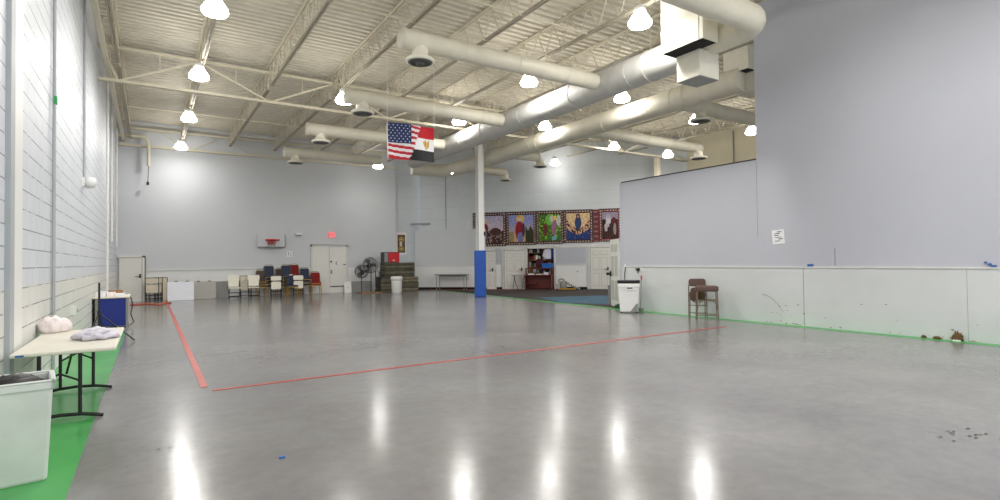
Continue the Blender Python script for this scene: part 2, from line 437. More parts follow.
# carpet area of the side bay
m = MB()
e0 = Vector((XR+.02, YE, .006)); e1 = Vector((12.25, 24.6, .006))
m.poly([(XR+.02, YE, .006), (XS, YE-4, .006), (XS, 16.4, .006), (12.3, 25.0, .006), (12.1, 24.0, .006)])
tag(m.build('carpet', 'carpet'), 'dark charcoal carpet laid on the floor of the side bay', 'carpet')
a = fl(537, 297.5, .01); b = fl(562, 302.5, .01); c = fl(616, 304.5, .01); d = fl(612, 295, .01)
tag(MB().poly([tuple(a), tuple(b), tuple(c), tuple(d)]).build('rug', 'rug'), 'blue-teal rug lying on the charcoal carpet of the side bay', 'rug')
m = MB().box(bU(432), bU(556), -.75, -.13, .008, .014); o = bthing(m.build('runner_rug', 'redrug'))
tag(o, 'rust-red strip of carpet along the far wall under the red desk', 'rug')

# ------------------------------------------------------------------ roof steel
JX = [1.1+1.77*k for k in range(-1, 11)]
YG = 16.4
def joist(x, y0, y1):
    L = y1-y0
    a = MB(); a.box(x-.055, x-.012, y0, y1, H-.05, H-.01).box(x+.012, x+.055, y0, y1, H-.05, H-.01)
    b = MB(); b.box(x-.05, x-.012, y0+.25, y1-.25, H-.71, H-.665).box(x+.012, x+.05, y0+.25, y1-.25, H-.71, H-.665)
    c = MB(); n = max(2, int(round(L/.62)))
    for k in range(n):
        ya = y0+L*k/n; yb = y0+L*(k+1)/n; ym = (ya+yb)/2
        c.tube([(x, ya, H-.05), (x, ym, H-.67)], .015, 5, caps=False); c.tube([(x, ym, H-.67), (x, yb, H-.05)], .015, 5, caps=False)
    return a, b, c
for bay, (y0, y1) in (('near', (YN, YG)), ('rear', (YG, YR))):
    for i, x in enumerate(JX):
        yy1 = y1
        if bay == 'rear' and x > 11.6:
            t = (x-B0.x)/(B1.x-B0.x); yy1 = B0.y+(B1.y-B0.y)*t-.15
            if yy1-y0 < 1.0: continue
        near0 = y0
        t = thing('roof_joist', '%s cream open-web roof joist from the left wall, %s the cross girder' % (ORD[i], 'camera side of' if bay == 'near' else 'beyond'), 'roof joist', (x, near0, H-.71), group='open-web roof joists')
        a, b, c = joist(0, 0, yy1-near0)
        for nm, q in (('top_chord', a), ('bottom_chord', b), ('web', c)):
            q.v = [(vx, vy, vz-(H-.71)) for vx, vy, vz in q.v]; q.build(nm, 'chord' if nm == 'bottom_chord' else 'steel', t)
# cross girder
t = thing('roof_girder', 'deep cream truss girder crossing the whole ceiling under the joists', 'girder', (0, YG, 0))
gz0, gz1 = 6.0, 6.9
MB().box(XL+.02, XS, -.07, -.015, gz1-.07, gz1).box(XL+.02, XS, .015, .07, gz1-.07, gz1).build('top_chord', 'steel', t)
MB().box(XL+.02, XS, -.07, -.015, gz0, gz0+.07).box(XL+.02, XS, .015, .07, gz0, gz0+.07).build('bottom_chord', 'steel', t)
m = MB(); xs = [XL+.1]+JX+[XS-.1]
for i in range(len(xs)-1):
    a, b = xs[i], xs[i+1]; md = (a+b)/2
    if i % 2 == 0: m.bar((a, 0, gz1-.05), (b, 0, gz0+.04), .04, .05)
    else: m.bar((a, 0, gz0+.04), (b, 0, gz1-.05), .04, .05)
    m.bar((md, 0, gz0+.45), (md, 0, gz1-.04), .02)
m.build('web', 'steel', t)
# truss along the rear wall
t = thing('wall_truss', 'cream truss and pipe running along the top of the rear wall', 'truss', (0, YR-.14, 0))
MB().box(XL+.02, 10.4, -.05, .05, 6.12, 6.2).build('bottom_chord', 'steel', t)
MB().box(XL+.02, 10.4, -.05, .05, 6.8, 6.88).build('top_chord', 'steel', t)
m = MB()
for i, x in enumerate([XL+.1+1.2*k for k in range(9)]):
    m.bar((x, 0, 6.84 if i % 2 else 6.16), (x+1.2, 0, 6.16 if i % 2 else 6.84), .03)
m.build('web', 'steel', t)
t = thing('wall_joist', 'cream truss hugging the top of the left block wall', 'truss', (XL+.22, YN, 0))
MB().box(-.05, .05, 0, YR-YN, 6.32, 6.39).build('bottom_chord', 'steel', t)
m = MB()
n = 44
for i in range(n):
    y = (YR-YN)*i/n; yb = (YR-YN)*(i+1)/n
    m.bar((0, y, 6.95 if i % 2 else 6.36), (0, yb, 6.36 if i % 2 else 6.95), .028)
m.build('web', 'steel', t)
# bridging rods and pipes
for y, x0, x1, z, r, lab in ((10.35, -1.0, 11.3, 6.46, .022, 'thin cream bridging rod under the joists, nearer the camera than the first branch duct'),
                        (8.9, 2.5, 11.3, 6.46, .022, 'thin cream bridging rod crossing high at the top of the view'),
                        (20.6, -1.0, 10.4, 6.46, .02, 'cream bridging rod under the rear joists, midway to the rear wall'),
                        (23.2, -1.0, 10.4, 6.46, .02, 'cream bridging rod under the rear joists, closest to the rear wall')):
    o = MB().tube([(x0, y, z), (x1, y, z)], r, 8).build('bridging_rod', 'steel'); tag(o, lab, 'rod', 'bridging rods')
# column
cp = fl(480.5, 296.8)
t = thing('support_column', 'white steel column standing on the floor in the middle of the view', 'column', (cp.x, cp.y, 0))
m = MB().box(-.115, .115, -.115, -.10, 0, H-.6).box(-.115, .115, .10, .115, 0, H-.6).box(-.01, .01, -.10, .10, 0, H-.6); m.build('steel_shaft', 'white', t)
MB().tube([(.17, -.05, 1.86), (.17, -.05, 6.1)], .022, 8).build('conduit', 'white', t)
MB().box(.12, .2, -.1, -.03, 2.45, 2.62).build('switch_box', 'blackp', t)
MB().box(-.3, .3, -.16, .16, H-.62, H-.56).build('cap_plate', 'steel', t)
o = MB().box(-.23, .23, -.23, .23, .0, 1.86).build('column_pad', 'blue', None, .03)
o.location = (cp.x, cp.y, 0.0); o.rotation_euler.z = -.55; tag(o, 'blue padded wrap around the foot of the white column', 'pad')
q = fl(664, 186, 0)
t = thing('support_column', 'slim cream column beyond the low partition, at the far end of the girder', 'column', (19.2, YG+.1, 0))
MB().box(-.1, .1, -.1, .1, 0, gz0).build('steel_shaft', 'steel', t)

# ------------------------------------------------------------------ ducts
ZD = 5.6
TX1, TX2, ZD2 = 9.05, 11.95, 5.75
def arc(c, r, a0, a1, z, n=8):
    return [(c[0]+r*math.cos(math.radians(a0+(a1-a0)*k/n)), c[1]+r*math.sin(math.radians(a0+(a1-a0)*k/n)), z) for k in range(n+1)]
def hang(xy, z, parent, r):
    MB().tube([(xy[0], xy[1], z+r), (xy[0], xy[1], H-.02-parent.location.z)], .008, 5).tube([(xy[0]+(r+.01)*math.cos(a)*(parent_dir[1]), xy[1]+(r+.01)*math.cos(a)*parent_dir[0], z+(r+.01)*math.sin(a)) for a in [2*PI*k/20 for k in range(20)]], .008, 5, close=True).build('hanger_strap', 'steel', parent)
# trunk nearest the hall, with the elbow at its near end
t = thing('trunk_duct', 'big round duct over the hall with an elbow, feeding the left branches', 'duct', (TX1, 12, ZD))
trunk1 = t
def rel(pts, o): return [(p[0]-o[0], p[1]-o[1], p[2]-o[2]) for p in pts]
org = (TX1, 12, ZD)
MB().tube(rel([(TX1, 20.4, ZD), (TX1, 14, ZD), (TX1, 6.9, ZD)], org), .33, 32).build('duct_run', 'ductg', t)
MB().tube(rel([(TX1, 20.4, ZD)]+arc((TX1-.8, 20.4), .8, 0, 90, ZD)+[(TX1-1.1, 21.2, ZD)], org), [.33, .33, .32, .31, .3, .28, .26, .24, .22, .2, .19], 28).build('far_elbow', 'duct', t)
pts = [(TX1, 7.0, ZD), (TX1, 6.6, ZD)]+[(p[0], p[1], ZD) for p in arc((TX1-.42, 5.82), .42, 0, -90, ZD)]+[(5.2, 5.4, ZD)]
MB().tube(rel(pts, org), [.33]+[.235]*11, 32).build('elbow', 'duct', t)
for y in (19.0, 16.0, 12.5, 10.3, 8.4): MB().tube(rel([(TX1+.332*math.cos(a), y, ZD+.332*math.sin(a)) for a in [2*PI*k/28 for k in range(28)]], org), .01, 5, close=True).build('seam_ring', 'ductg', t)
parent_dir = (0, 1)
for y in (18.5, 14.6, 11.2, 7.9): hang((0, y-12), 0, t, .33)
for ch in t.children:
    if ch.name.startswith('hanger'):
        pass
# second trunk
org2 = (TX2, 14, ZD2)
t2 = thing('trunk_duct', 'long beige round duct behind the white column, running to the rear wall', 'duct', org2)
pts = [(TX2, 7.6, ZD2), (TX2, 15, ZD2), (TX2, 22.3, ZD2)]+[(p[0], p[1], ZD2) for p in arc((TX2-.7, 22.3), .7, 0, 80, ZD2)][1:]+[(10.2, 23.2, ZD2)]
MB().tube(rel(pts[:3], org2), .31, 32).build('duct_run', 'duct', t2)
MB().tube(rel(pts[2:], org2), [.31]*8+[.29, .28], 28).build('elbow', 'duct', t2)
for y in (8.6, 9.6, 10.4, 13, 16, 19): MB().tube(rel([(TX2+.312*math.cos(a), y, ZD2+.312*math.sin(a)) for a in [2*PI*k/28 for k in range(28)]], org2), .01, 5, close=True).build('seam_ring', 'duct', t2)
for y in (19.5, 15.6, 12.2, 9.2): hang((0, y-14), 0, t2, .31)
def diffuser(parent, x, y, z, rdrop, R=.30):
    m = MB(); m.lathe([(rdrop, .06), (rdrop, -.10), (rdrop*1.1, -.13), (R*.9, -.17), (R, -.19), (R, -.235), (R*.86, -.245)], (x, y, z), 28); nk = m.build('diffuser_neck', 'sheet', parent)
    m = MB(); m.lathe([(R*.88, -.21), (R*.86, -.25), (R*.66, -.265), (R*.64, -.22), (R*.5, -.27), (R*.46, -.22), (R*.3, -.28), (.02, -.285)], (x, y, z), 28); m.build('diffuser_cone', 'grille', nk)
def branch(lab, x0, x1, y, z, r, dx, mat='duct', cap='x0', R=.30):
    t = thing('branch_duct', lab, 'duct', (x0, y, z), group='branch ducts')
    MB().tube([(0, 0, 0), (x1-x0, 0, 0)], r, 28).build('duct_run', mat, t)
    m = MB(); cx = 0 if cap == 'x0' else x1-x0
    s = -1 if cap == 'x0' else 1
    m.lathe([(.001, s*.012), (r+.012, s*.012), (r+.012, -s*.05)], (cx, 0, 0), 28, axis='x'); m.build('end_cap', mat, t)
    m = MB()
    L = x1-x0
    for k in range(1, int(abs(L)/1.3)+1):
        xx = k*1.3
        MB().tube([(xx, (r+.002)*math.cos(a), (r+.002)*math.sin(a)) for a in [2*PI*j/24 for j in range(24)]], .007, 5, close=True).build('seam_ring', mat, t)
    if dx is not None: diffuser(t, dx, 0, -r*.8, .15, R)
    global parent_dir
    for xx in (L*.3, L*.8):
        MB().tube([(xx, 0, r), (xx, 0, H-z-.03)], .008, 5).build('hanger_rod', 'steel', t)
    return t
branch('nearest white branch duct with capped left end and round diffuser', 3.9, 8.72, 9.3, ZD, .185, .38, R=.27)
branch('second cream branch duct from the camera, lit lamp glowing at its left end', 4.1, 8.72, 13.3, ZD, .185, .42, R=.28)
branch('third cream branch duct from the camera, ending behind the flag', 4.05, 8.72, 17.1, ZD-.02, .185, .42, R=.28)
branch('farthest cream branch duct in front of the rear wall', 4.2, 7.95, 21.2, ZD, .185, .4, R=.3)
branch('brown-grey branch duct crossing above the low partition, diffuser at right end', 12.26, 17.9, 13.3, ZD2-.05, .19, 5.6, 'duct', 'x1', R=.32)
branch('short grey branch duct running right behind the tall wall', 12.26, 17.5, 9.6, ZD2-.05, .2, .75, 'duct', 'x1', R=.3)
branch('small cream branch duct right of the white column at ceiling', 12.26, 14.2, 21.4, ZD2-.1, .18, 1.95, 'duct', 'x1', R=.28)
branch('short white duct stub with diffuser between column and low partition', 12.26, 13.3, 17.6, ZD2-.1, .18, 1.15, 'sheet', 'x1', R=.28)
# sheet metal boxes
t = thing('air_handler_box', 'large white sheet-metal air box hanging in front of the duct elbow', 'air box', (8.5, 6.55, 5.4))
bx0, bx1, by0, by1 = 8.3, 8.74, 6.05, 6.98
MB().box(bx0-8.5, bx0-8.5+.02, by0-6.55, by1-6.55, 0, 1.5).box(bx1-8.52, bx1-8.5, by0-6.55, by1-6.55, 0, 1.5).box(bx0-8.48, bx1-8.52, by0-6.55, by0-6.53, 0, 1.5).box(bx0-8.48, bx1-8.52, by1-6.57, by1-6.55, 0, 1.5).build('housing', 'sheet', t)
MB().box(bx0-8.48, bx1-8.52, by0-6.53, by1-6.57, -.002, .01).build('underside_shade', 'dark', t)  # dark sheet standing in for the shade in the open bottom
MB().box(bx0-8.505, bx0-8.5, by0-6.47, by0-6.46, 0, 1.5).box(bx0-8.505, bx0-8.5, by1-6.64, by1-6.63, 0, 1.5).build('seam', 'greys', t)
px_, py_, pz_ = 8.95-org[0], 6.62-org[1], 4.90-org[2]
pl = MB().box(px_-.28, px_+.3, py_-.22, py_+.3, pz_, pz_+.5).build('plenum_box', 'sheet', trunk1); pl['label'] = 'small square sheet-metal box under the duct'
MB().box(px_-.27, px_+.29, py_-.21, py_+.29, pz_-.012, pz_).build('bottom_panel', 'greys', pl)
t = thing('air_handler_box', 'second white air box half hidden behind the tall wall corner', 'air box', (12.1, 7.7, 5.9))
MB().box(-.33, .35, -.35, -.33, 0, 1.1).box(-.33, .35, .28, .3, 0, 1.2).box(-.35, -.33, -.35, .3, 0, 1.1).box(.33, .35, -.35, .3, 0, 1.1).build('housing', 'sheet', t)
MB().box(-.33, .33, -.33, .28, -.002, .01).build('underside_shade', 'dark', t)  # same dark sheet, painted shade under the second box
MB().box(-.05, .55, -.3, .2, -.45, 0).build('lower_plenum', 'sheet', t)

# ------------------------------------------------------------------ lamps
LW = 72
def lamp(lab, x, y, z, s=1.0, e=1.0):
    t = thing('high_bay_light', lab, 'ceiling light', (x, y, z), group='lit high-bay ceiling lights')
    m = MB(); m.lathe([(.001, 0), (.20*s, 0), (.225*s, .04*s), (.215*s, .09*s), (.15*s, .20*s), (.11*s, .25*s)], (0, 0, 0), 20); m.build('glass_dome', 'lamp', t)
    m = MB(); m.lathe([(.11*s, .25*s), (.12*s, .27*s), (.12*s, .36*s), (.05*s, .40*s), (.001, .40*s)], (0, 0, 0), 16); m.build('ballast_housing', 'white', t)
    ld = bpy.data.lights.new('lamp_light', 'AREA'); ld.shape = 'DISK'; ld.size = .38*s; ld.energy = LW*s*e; ld.color = (1, .975, .94)
    lo = bpy.data.objects.new('lamp_light', ld); C.objects.link(lo); lo.parent = t; lo.location = (0, 0, -.012)
    MB().tube([(0, 0, .4*s), (0, 0, H-.55-z if H-.55-z > .42*s else .5)], .012, 6).build('hanging_rod', 'steel', t)
ZL = 5.95
LP = [((215, 14), 'nearest lit dome of the row beside the left wall, cut by the top edge'),
      ((199, 79), 'second lit dome of the row beside the left wall'),
      ((189, 121), 'third lit dome of the row beside the left wall'),
      ((181, 149), 'farthest lit dome of the row beside the left wall'),
      ((529, 85), 'lit dome below the right part of the nearest branch duct'),
      ((459, 124), 'lit dome just above and right of the flag'),
      ((378, 167), 'small lit dome under the farthest branch duct, left of the flag'),
      ((640, 26), 'large lit dome left of the big white air box'),
      ((622, 101), 'lit dome glimpsed between the two trunk ducts'),
      ((696, 123), 'lit dome left of the tall wall, beside the dark diffuser'),
      ((555, 165), 'lit dome over the picture banners, right of the duct stub'),
      ((614, 149), 'lit dome under the brown-grey branch duct'),
      ((668, 157), 'dim lit dome between the branch duct and the low partition'),
      ((752, 134), 'lit dome touching the edge of the tall wall'),
      ((346, 104), 'lit dome at the left end of the second branch duct'),
      ((545, 129), 'lit dome peeking out above the beige trunk duct, right of the column')]
for (p, lab) in LP:
    q = fl(p[0], p[1], ZL); z = ZL
    if p[0] == 668: q = fl(p[0], p[1], 5.7); z = 5.7
    if p[0] == 378: q = fl(378, 168, 5.7); z = 5.7
    if p[0] == 346: q = fl(344, 103, 5.75); z = 5.75
    lamp(lab, q.x, q.y, z, 1.0, {181: .45, 622: .5, 459: .7, 555: .08, 378: .25, 614: .7, 545: .5, 346: .4, 752: .6}.get(p[0], 1.0)*(1.0 if p[0] > 600 else 1.2))
q = fl(455, 174, 5.5); lamp('lit dome low between the flag and the white column', q.x, q.y, 5.5, .8, .35)
# lamps over the camera side of the hall, above the frame
for i, (x, y) in enumerate([(1.0, 6.6), (1.0, 2.2), (4.6, 5.2), (4.6, 1.0), (8.4, 2.6), (7.9, -1)]):
    lamp('lit dome %s of those above the camera, over the near floor' % ORD[i], x, y, ZL, 1.0, .55 if x < 2 else 1.1)

# ------------------------------------------------------------------ left wall fittings
pbox('trim_17', 'pipe', XL, XL+.04, 6.5, 6.68, 0, H)
pbox('trim_18', 'white', XL, XL+.025, 6.68, 7.15, 0, H)
def conduit(lab, pts, r=.014, mat='pipe', name='conduit'):
    o = MB().tube(pts, r, 8).build(name, mat); return tag(o, lab, 'conduit')
xw = XL+.03
conduit('grey vertical conduit with green tag on the left block wall', [(xw, 9.2, .0), (xw, 9.2, H)], .02)
conduit('thin vertical conduit dropping to the white alarm horn', [(xw, 13.1, 3.1), (xw, 13.1, H)], .02)
conduit('vertical pipe on the block wall near the rear corner, reaching the floor', [(xw, 19.8, 0), (xw, 19.8, H)], .04, 'white')
conduit('second vertical pipe by the rear corner, stopping above the door', [(xw+.02, 21.6, 2.2), (xw+.02, 21.6, H)], .035, 'white')
conduit('third pipe by the rear corner, bending at head height', [(xw+.05, 23.9, 2.1), (xw+.05, 23.9, 6.4)], .035, 'white')
t = thing('alarm_horn', 'white round alarm horn on the left block wall', 'alarm', (XL, 13.15, 3.06))
MB().box(0, .04, -.09, .09, -.09, .09).build('back_box', 'white', t)
m = MB().lathe([(.001, .04), (.07, .04), (.105, .07), (.115, .13), (.10, .19), (.06, .22), (.001, .225)], (0, 0, 0), 18, axis='x'); m.build('horn_bell', 'white', t)
o = MB().box(XL+.03, XL+.06, 9.16, 9.24, 3.6, 3.7).build('wall_tag', 'greentag'); tag(o, 'small green tag clipped to the conduit on the left wall', 'tag')
t = thing('sensor_strip', 'narrow white perforated plate beside the conduit, left wall', 'plate', (XL, 9.42, 1.9))
MB().box(0, .012, -.035, .035, 0, .34).build('plate', 'white', t)
m = MB()
for k in range(5): m.box(.012, .014, -.012, .012, .03+.065*k, .05+.065*k)
m.build('slots', 'dgrey', t)
t = thing('wall_socket', 'white outlet box with conduit low on the left wall behind the table', 'socket', (XL, 11.6, .62))
MB().box(0, .06, -.06, .06, 0, .13).build('box', 'white', t); MB().box(.06, .065, -.035, .035, .03, .1).build('cover', 'dgrey', t)
for y in (9.2,):
    for k, z in enumerate((2.5, 4.5)):
        pass
# pipe at the top of rear left corner, with a hanging cord
t = thing('corner_pipe', 'cream pipe bending down the rear wall, cord hanging from its end', 'pipe', (-.05, YR-.35, 0))
pts = [(-1.0, 0, 6.5), (-.35, 0, 6.5), (-.15, 0, 6.46), (-.04, 0, 6.36), (0, 0, 6.2), (0, 0, 5.35)]
MB().tube(pts, .06, 12).build('pipe', 'steel', t)
m = MB().tube([(0, 0, 5.35), (-.03, .02, 4.7)], .012, 6).tube([(-.03, .02, 4.72), (-.03, .02, 4.6)], .045, 8); m.build('cord', 'black', t)

# ------------------------------------------------------------------ left: tote bin, table
q = fl(47.2, 480.5); X1 = q.x; Y0 = q.y
hz = on_y(56, 381, Y0-.03).z
t = thing('storage_tote', 'tall translucent plastic tote with black bag inside, bottom left corner', 'bin', (X1, Y0, 0), .14)
def tote_shell(inset, z0, z1, topo):
    m = MB(); i = inset
    m.frustum(-.36+i, 0-i, 0+i, .40-i, z0, -.385+i, .03-i, -.02+i, .42-i, z1, open_top=topo); return m
tote_shell(0, 0, hz, True).build('body', 'tote', t, .02)
tote_shell(.012, .01, hz, True).build('lining', 'tote', t)
m = MB(); a = .03
for z0, z1, e in ((hz-.05, hz, .02), (hz, hz+.012, .03)):
    X0_, X1_, Y0_, Y1_ = -.385-e*.5, .03+e*.5, -.02-e*.5, .42+e*.5
    m.box(X0_, X1_, Y0_, Y0_+.03, z0, z1).box(X0_, X1_, Y1_-.03, Y1_, z0, z1).box(X0_, X0_+.03, Y0_, Y1_, z0, z1).box(X1_-.03, X1_, Y0_, Y1_, z0, z1)
m.build('rim', 'tote', t, .006)
def lump(name, mat, parent, cx, cy, cz, rx, ry, rz_, amp=.2, seed=1, nu=22, nv=12, flat=True):
    rnd = random.Random(seed); ph = [(rnd.uniform(2, 6), rnd.uniform(2, 6), rnd.uniform(0, 6)) for _ in range(5)]
    vs = []; fs = []
    for j in range(nv+1):
        th = PI*j/nv
        for i in range(nu):
            a = 2*PI*i/nu; x, y, z = math.sin(th)*math.cos(a), math.sin(th)*math.sin(a), math.cos(th)
            k = 1+amp*sum(math.sin(f1*x*2+p)*math.cos(f2*y*2+z*3+p) for f1, f2, p in ph)/3
            zz = z*rz_*k
            if flat: zz = max(zz, -rz_*.35)
            vs.append((cx+x*rx*k, cy+y*ry*k, cz+zz))
    for j in range(nv):
        for i in range(nu): l = (i+1) % nu; fs.append((j*nu+i, j*nu+l, (j+1)*nu+l, (j+1)*nu+i))
    m = MB(); m._add(vs, fs, True); return m.build(name, mat, parent)
lump('black_bag', 'blackp', t, -.18, .2, hz-.05, .17, .17, .08, .3, 5)
# folding table
TZ = .67
nl = fl(10, 356, TZ); nr = fl(118, 346.5, TZ); fr = fl(123, 327, TZ)
tx1 = -.27; tx0 = -1.04; ty0 = nr.y; ty1 = fr.y
t = thing('folding_table', 'off-white folding table with black legs against the left block wall', 'table', ((tx0+tx1)/2, (ty0+ty1)/2, 0))
hx = (tx1-tx0)/2; hy = (ty1-ty0)/2
MB().box(-hx, hx, -hy, hy, TZ-.035, TZ).build('tabletop', 'offw', t, .012)
for s in (-1, 1):
    yl = s*(hy-.26)-.12
    m = MB().tube([(-.2, yl, TZ-.04), (-.2, yl, .05)], .016, 8).tube([(.1, yl, TZ-.04), (.1, yl, .05)], .016, 8)
    m.tube([(-.2, yl, .36), (-.05, yl, .44), (.1, yl, .36)], .011, 6)
    m.build('leg_frame', 'black', t)
    pts = [(-.36, yl, .012), (-.22, yl, .045), (-.05, yl, .055), (.12, yl, .045), (.28, yl, .012)]
    MB().tube(pts, .017, 8).build('foot_bar', 'black', t)
    MB().tube([(0, yl, .44), (0, yl*.35, TZ-.05)], .01, 6).build('brace', 'black', t)
MB().box(-hx+.04, -hx+.1, -hy-.002, -hy, TZ-.03, TZ-.012).build('maker_sticker', 'tape', t)
b = fl(52, 333, TZ)
t = thing('plastic_bag', 'pink and white crumpled plastic bag at the wall end of the folding table', 'bag', (b.x, b.y, TZ))
lump('bag_body', 'pink', t, 0, .1, .045, .16, .19, .125, .3, 11)
b = fl(95, 340, TZ)
o = thing('folded_garment', 'crumpled white and lilac cloth heaped on the corner of the folding table', 'cloth', (b.x, b.y, TZ))
lump('cloth_heap', 'clothw', o, 0, .18, .03, .2, .26, .075, .25, 21)
lump('cloth_fold', 'clothw', o, .02, .12, .06, .13, .17, .05, .3, 33)
o = MB().lathe([(.001, 0), (.03, 0), (.035, .03), (.02, .05), (.001, .055)], tuple(fl(60, 380, 0)), 12).build('crumpled_cup', 'white'); tag(o, 'small white crumpled cup on the green floor under the folding table', 'litter')
# blue fronted cabinet, papers, tripod
t = thing('blue_cabinet', 'low cabinet with deep blue front and pale top, near the left wall', 'cabinet', (-.74, 15.2, 0))
bh = on_y(112, 297, 15.2).z
MB().box(-.3, .3, .02, 1.3, .03, bh-.03).build('carcass', 'grey', t)
MB().box(-.25, .27, 0, .02, .05, bh-.04).build('front_panel', 'navy', t)
MB().box(-.3, -.25, -.01, .02, 0, bh-.03).box(.27, .31, -.01, .02, 0, bh-.03).build('edge_post', 'greys', t)
MB().box(-.34, .34, -.03, 1.33, bh-.03, bh).build('worktop', 'offw', t, .008)
MB().tube([(.36, .1, bh-.02), (.4, .15, bh-.2), (.36, .2, .3), (.42, .1, .12), (.36, 0, .05)], .012, 6).build('side_cable', 'black', t)
for i, (dx, dy, w_, h_, mt) in enumerate([(-.2, .3, .16, .12, 'paper'), (-.02, .35, .14, .1, 'pink'), (.14, .3, .2, .07, 'paper'), (.05, .7, .25, .13, 'pinkw')]):
    o = MB().box(-w_/2, w_/2, -.1, .1, 0, h_).build('paper_stack', mt, None, .006); o.location = (-.74+dx, 15.2+dy, bh); o.rotation_euler.z = .2*i-.3
    tag(o, ['white paper stack at the wall side of the blue cabinet top', 'pinkish paper stack in the middle of the blue cabinet top', 'low wide white paper stack at the right of the blue cabinet top', 'brown carton behind the papers on the blue cabinet'][i], 'papers')
mp = fl(103, 336); ft = fl(136, 341)
t = thing('tripod_stand', 'black tripod stand on the floor in front of the blue cabinet', 'tripod', (-.8, 12.6, 0))
MB().tube([(0, 0, .3), (0, 0, 1.12)], .017, 8).build('mast', 'black', t)
MB().tube([(0, 0, .5), (0, 0, .6)], .03, 8).build('collar', 'black', t)
for e in ((.56, -.2, .015), (-.2, -.35, .015), (.05, .5, .015)):
    MB().tube([(0, 0, .55), e], .013, 6).build('leg', 'black', t)
    MB().tube([(0, 0, .32), (e[0]*.5, e[1]*.5, .55-.53*.5)], .008, 6).build('strut', 'black', t)
# orange cord along the floor
pts = [fl(131, 305), fl(140, 304.5), fl(150, 304), fl(158, 304.8), fl(166, 303.6), fl(171, 303.2)]
pts = [(p.x, p.y, .02) for p in pts]
pts2 = [(p[0]+.05*math.sin(i*2), p[1]-.25+.1*math.cos(i), .02) for i, p in enumerate(reversed(pts))]
tag(MB().tube(pts+pts2, .022, 6).build('extension_cord', 'orange'), 'orange-red extension cord lying before the left rear door', 'cord')

# ------------------------------------------------------------------ rear wall: doors and fittings
def struct_thing(name, loc=(0, 0, 0)):
    o = bpy.data.objects.new(name, None); C.objects.link(o); o.location = loc; o['kind'] = 'structure'; return o
d1 = struct_thing('door_1', (0, YR, 0))
x0, x1 = -1.02, -.2; z1 = on_y(128, 256, YR).z
MB().box(x0, x1-.06, -.09, -.03, 0, z1-.07).build('door_leaf', 'door', d1)
MB().box(x1-.06, x1+.02, -.11, -.0, 0, z1).box(x0-.06, x1+.02, -.11, 0, z1-.06, z1).build('door_frame', 'door', d1)
MB().box(x1-.075, x1-.06, -.092, -.088, 0, z1-.07).box(x0, x1-.06, -.092, -.088, z1-.075, z1-.06).box(x1+.02, x1+.05, -.08, 0, 0, z1-.02).build('door_gap', 'seam', d1)
m = MB().box(x1-.16, x1-.1, -.11, -.09, .92, 1.08).bar((x1-.13, -.13, .98), (x1-.3, -.13, .98), .02); m.build('door_handle', 'black', d1)
d2 = struct_thing('door_2', (0, YR, 0))
x0, x1 = on_y(310.5, 250, YR).x, on_y(347.5, 250, YR).x; z1 = on_y(328, 245, YR).z; xm = on_y(329, 270, YR).x
MB().box(x0, x0+.07, -.07, 0, 0, z1).box(x1-.07, x1, -.07, 0, 0, z1).box(x0, x1, -.07, 0, z1-.07, z1).build('door_frame', 'trim', d2)
MB().box(x0+.07, xm-.008, -.05, -.01, .01, z1-.07).build('door_leaf', 'door', d2)
MB().box(xm+.008, x1-.07, -.05, -.01, .01, z1-.07).build('door_leaf', 'door', d2)
m = MB()
for (a, b) in ((.93, .16), (1.02, .1)): m.box(xm+.06, xm+.13, -.08, -.05, a, a+.05)
m.box(xm+.05, xm+.12, -.06, -.05, 1.45, 1.53).box(xm+.05, x1-.12, -.09, -.05, .30, .335).box(x1-.22, x1-.1, -.06, -.05, 1.32, 1.36)
m.build('door_hardware', 'black', d2)
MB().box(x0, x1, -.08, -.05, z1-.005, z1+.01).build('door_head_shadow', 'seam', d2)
def paper_sheet(lab, p0, w_, h_, axis, lines, tilt=0, name='paper_notice'):
    # axis 'y': hangs on a wall facing -Y ; 'x': on a wall facing -X
    rz = 0 if axis == 'y' else -PI/2
    t = thing(name, lab, 'notice', p0, rz)
    sh = MB().panel(w_, h_, .004, .004, T(0, -.004, 0, 0, tilt, 0)).build('sheet', 'paper', t)
    m = MB()
    for (u, v, l, hh) in lines: m.panel(l, hh, .001, .003, T(0, -.0075, 0, 0, tilt, 0) @ T(u, 0, v))
    m.build('print', 'ink', sh); return t
q = on_y(336.5, 267, YR); paper_sheet('white paper notice on the right leaf of the rear double door', (q.x, YR-.052, q.z), .2, .33, 'y', [(0, .24, .1, .03), (-.03, .12, .06, .08), (.04, .07, .05, .03)])
q = on_y(289.5, 257, YR); paper_sheet('small white paper on the rear wall, below right of the backboard', (q.x, YR-.002, q.z), .24, .27, 'y', [(-.05, .08, .02, .14), (.04, .05, .05, .02), (.05, .12, .02, .1)], .05)
# exit sign
q = on_y(331.5, 237.5, YR)
t = thing('exit_sign', 'red lit EXIT sign on the rear wall above the double door', 'sign', (q.x, YR, q.z))
MB().box(-.15, .15, -.06, 0, 0, .24).build('housing', 'redsign', t, .01)
MB().box(-.13, .13, -.064, -.06, .03, .21).build('face', 'signface', t)
text_mesh('EXIT', .115, 'lettering', 'redbox', t, Matrix.Translation((0, -.068, .12)) @ Matrix.Rotation(PI/2, 4, 'X'))
q = on_y(298.5, 235, YR)
t = thing('emergency_light', 'white twin emergency light fixture on the rear wall left of the exit sign', 'light', (q.x, YR, q.z))
MB().box(-.15, .15, -.09, 0, 0, .08).build('housing', 'white', t, .015); MB().box(-.13, .13, -.07, 0, -.03, 0).build('base', 'greys', t)
for s in (-1, 1): MB().lathe([(.001, -.14), (.035, -.14), (.045, -.12), (.03, -.09)], (s*.09, 0, .03), 12, axis='y').build('lamp_head', 'white', t)
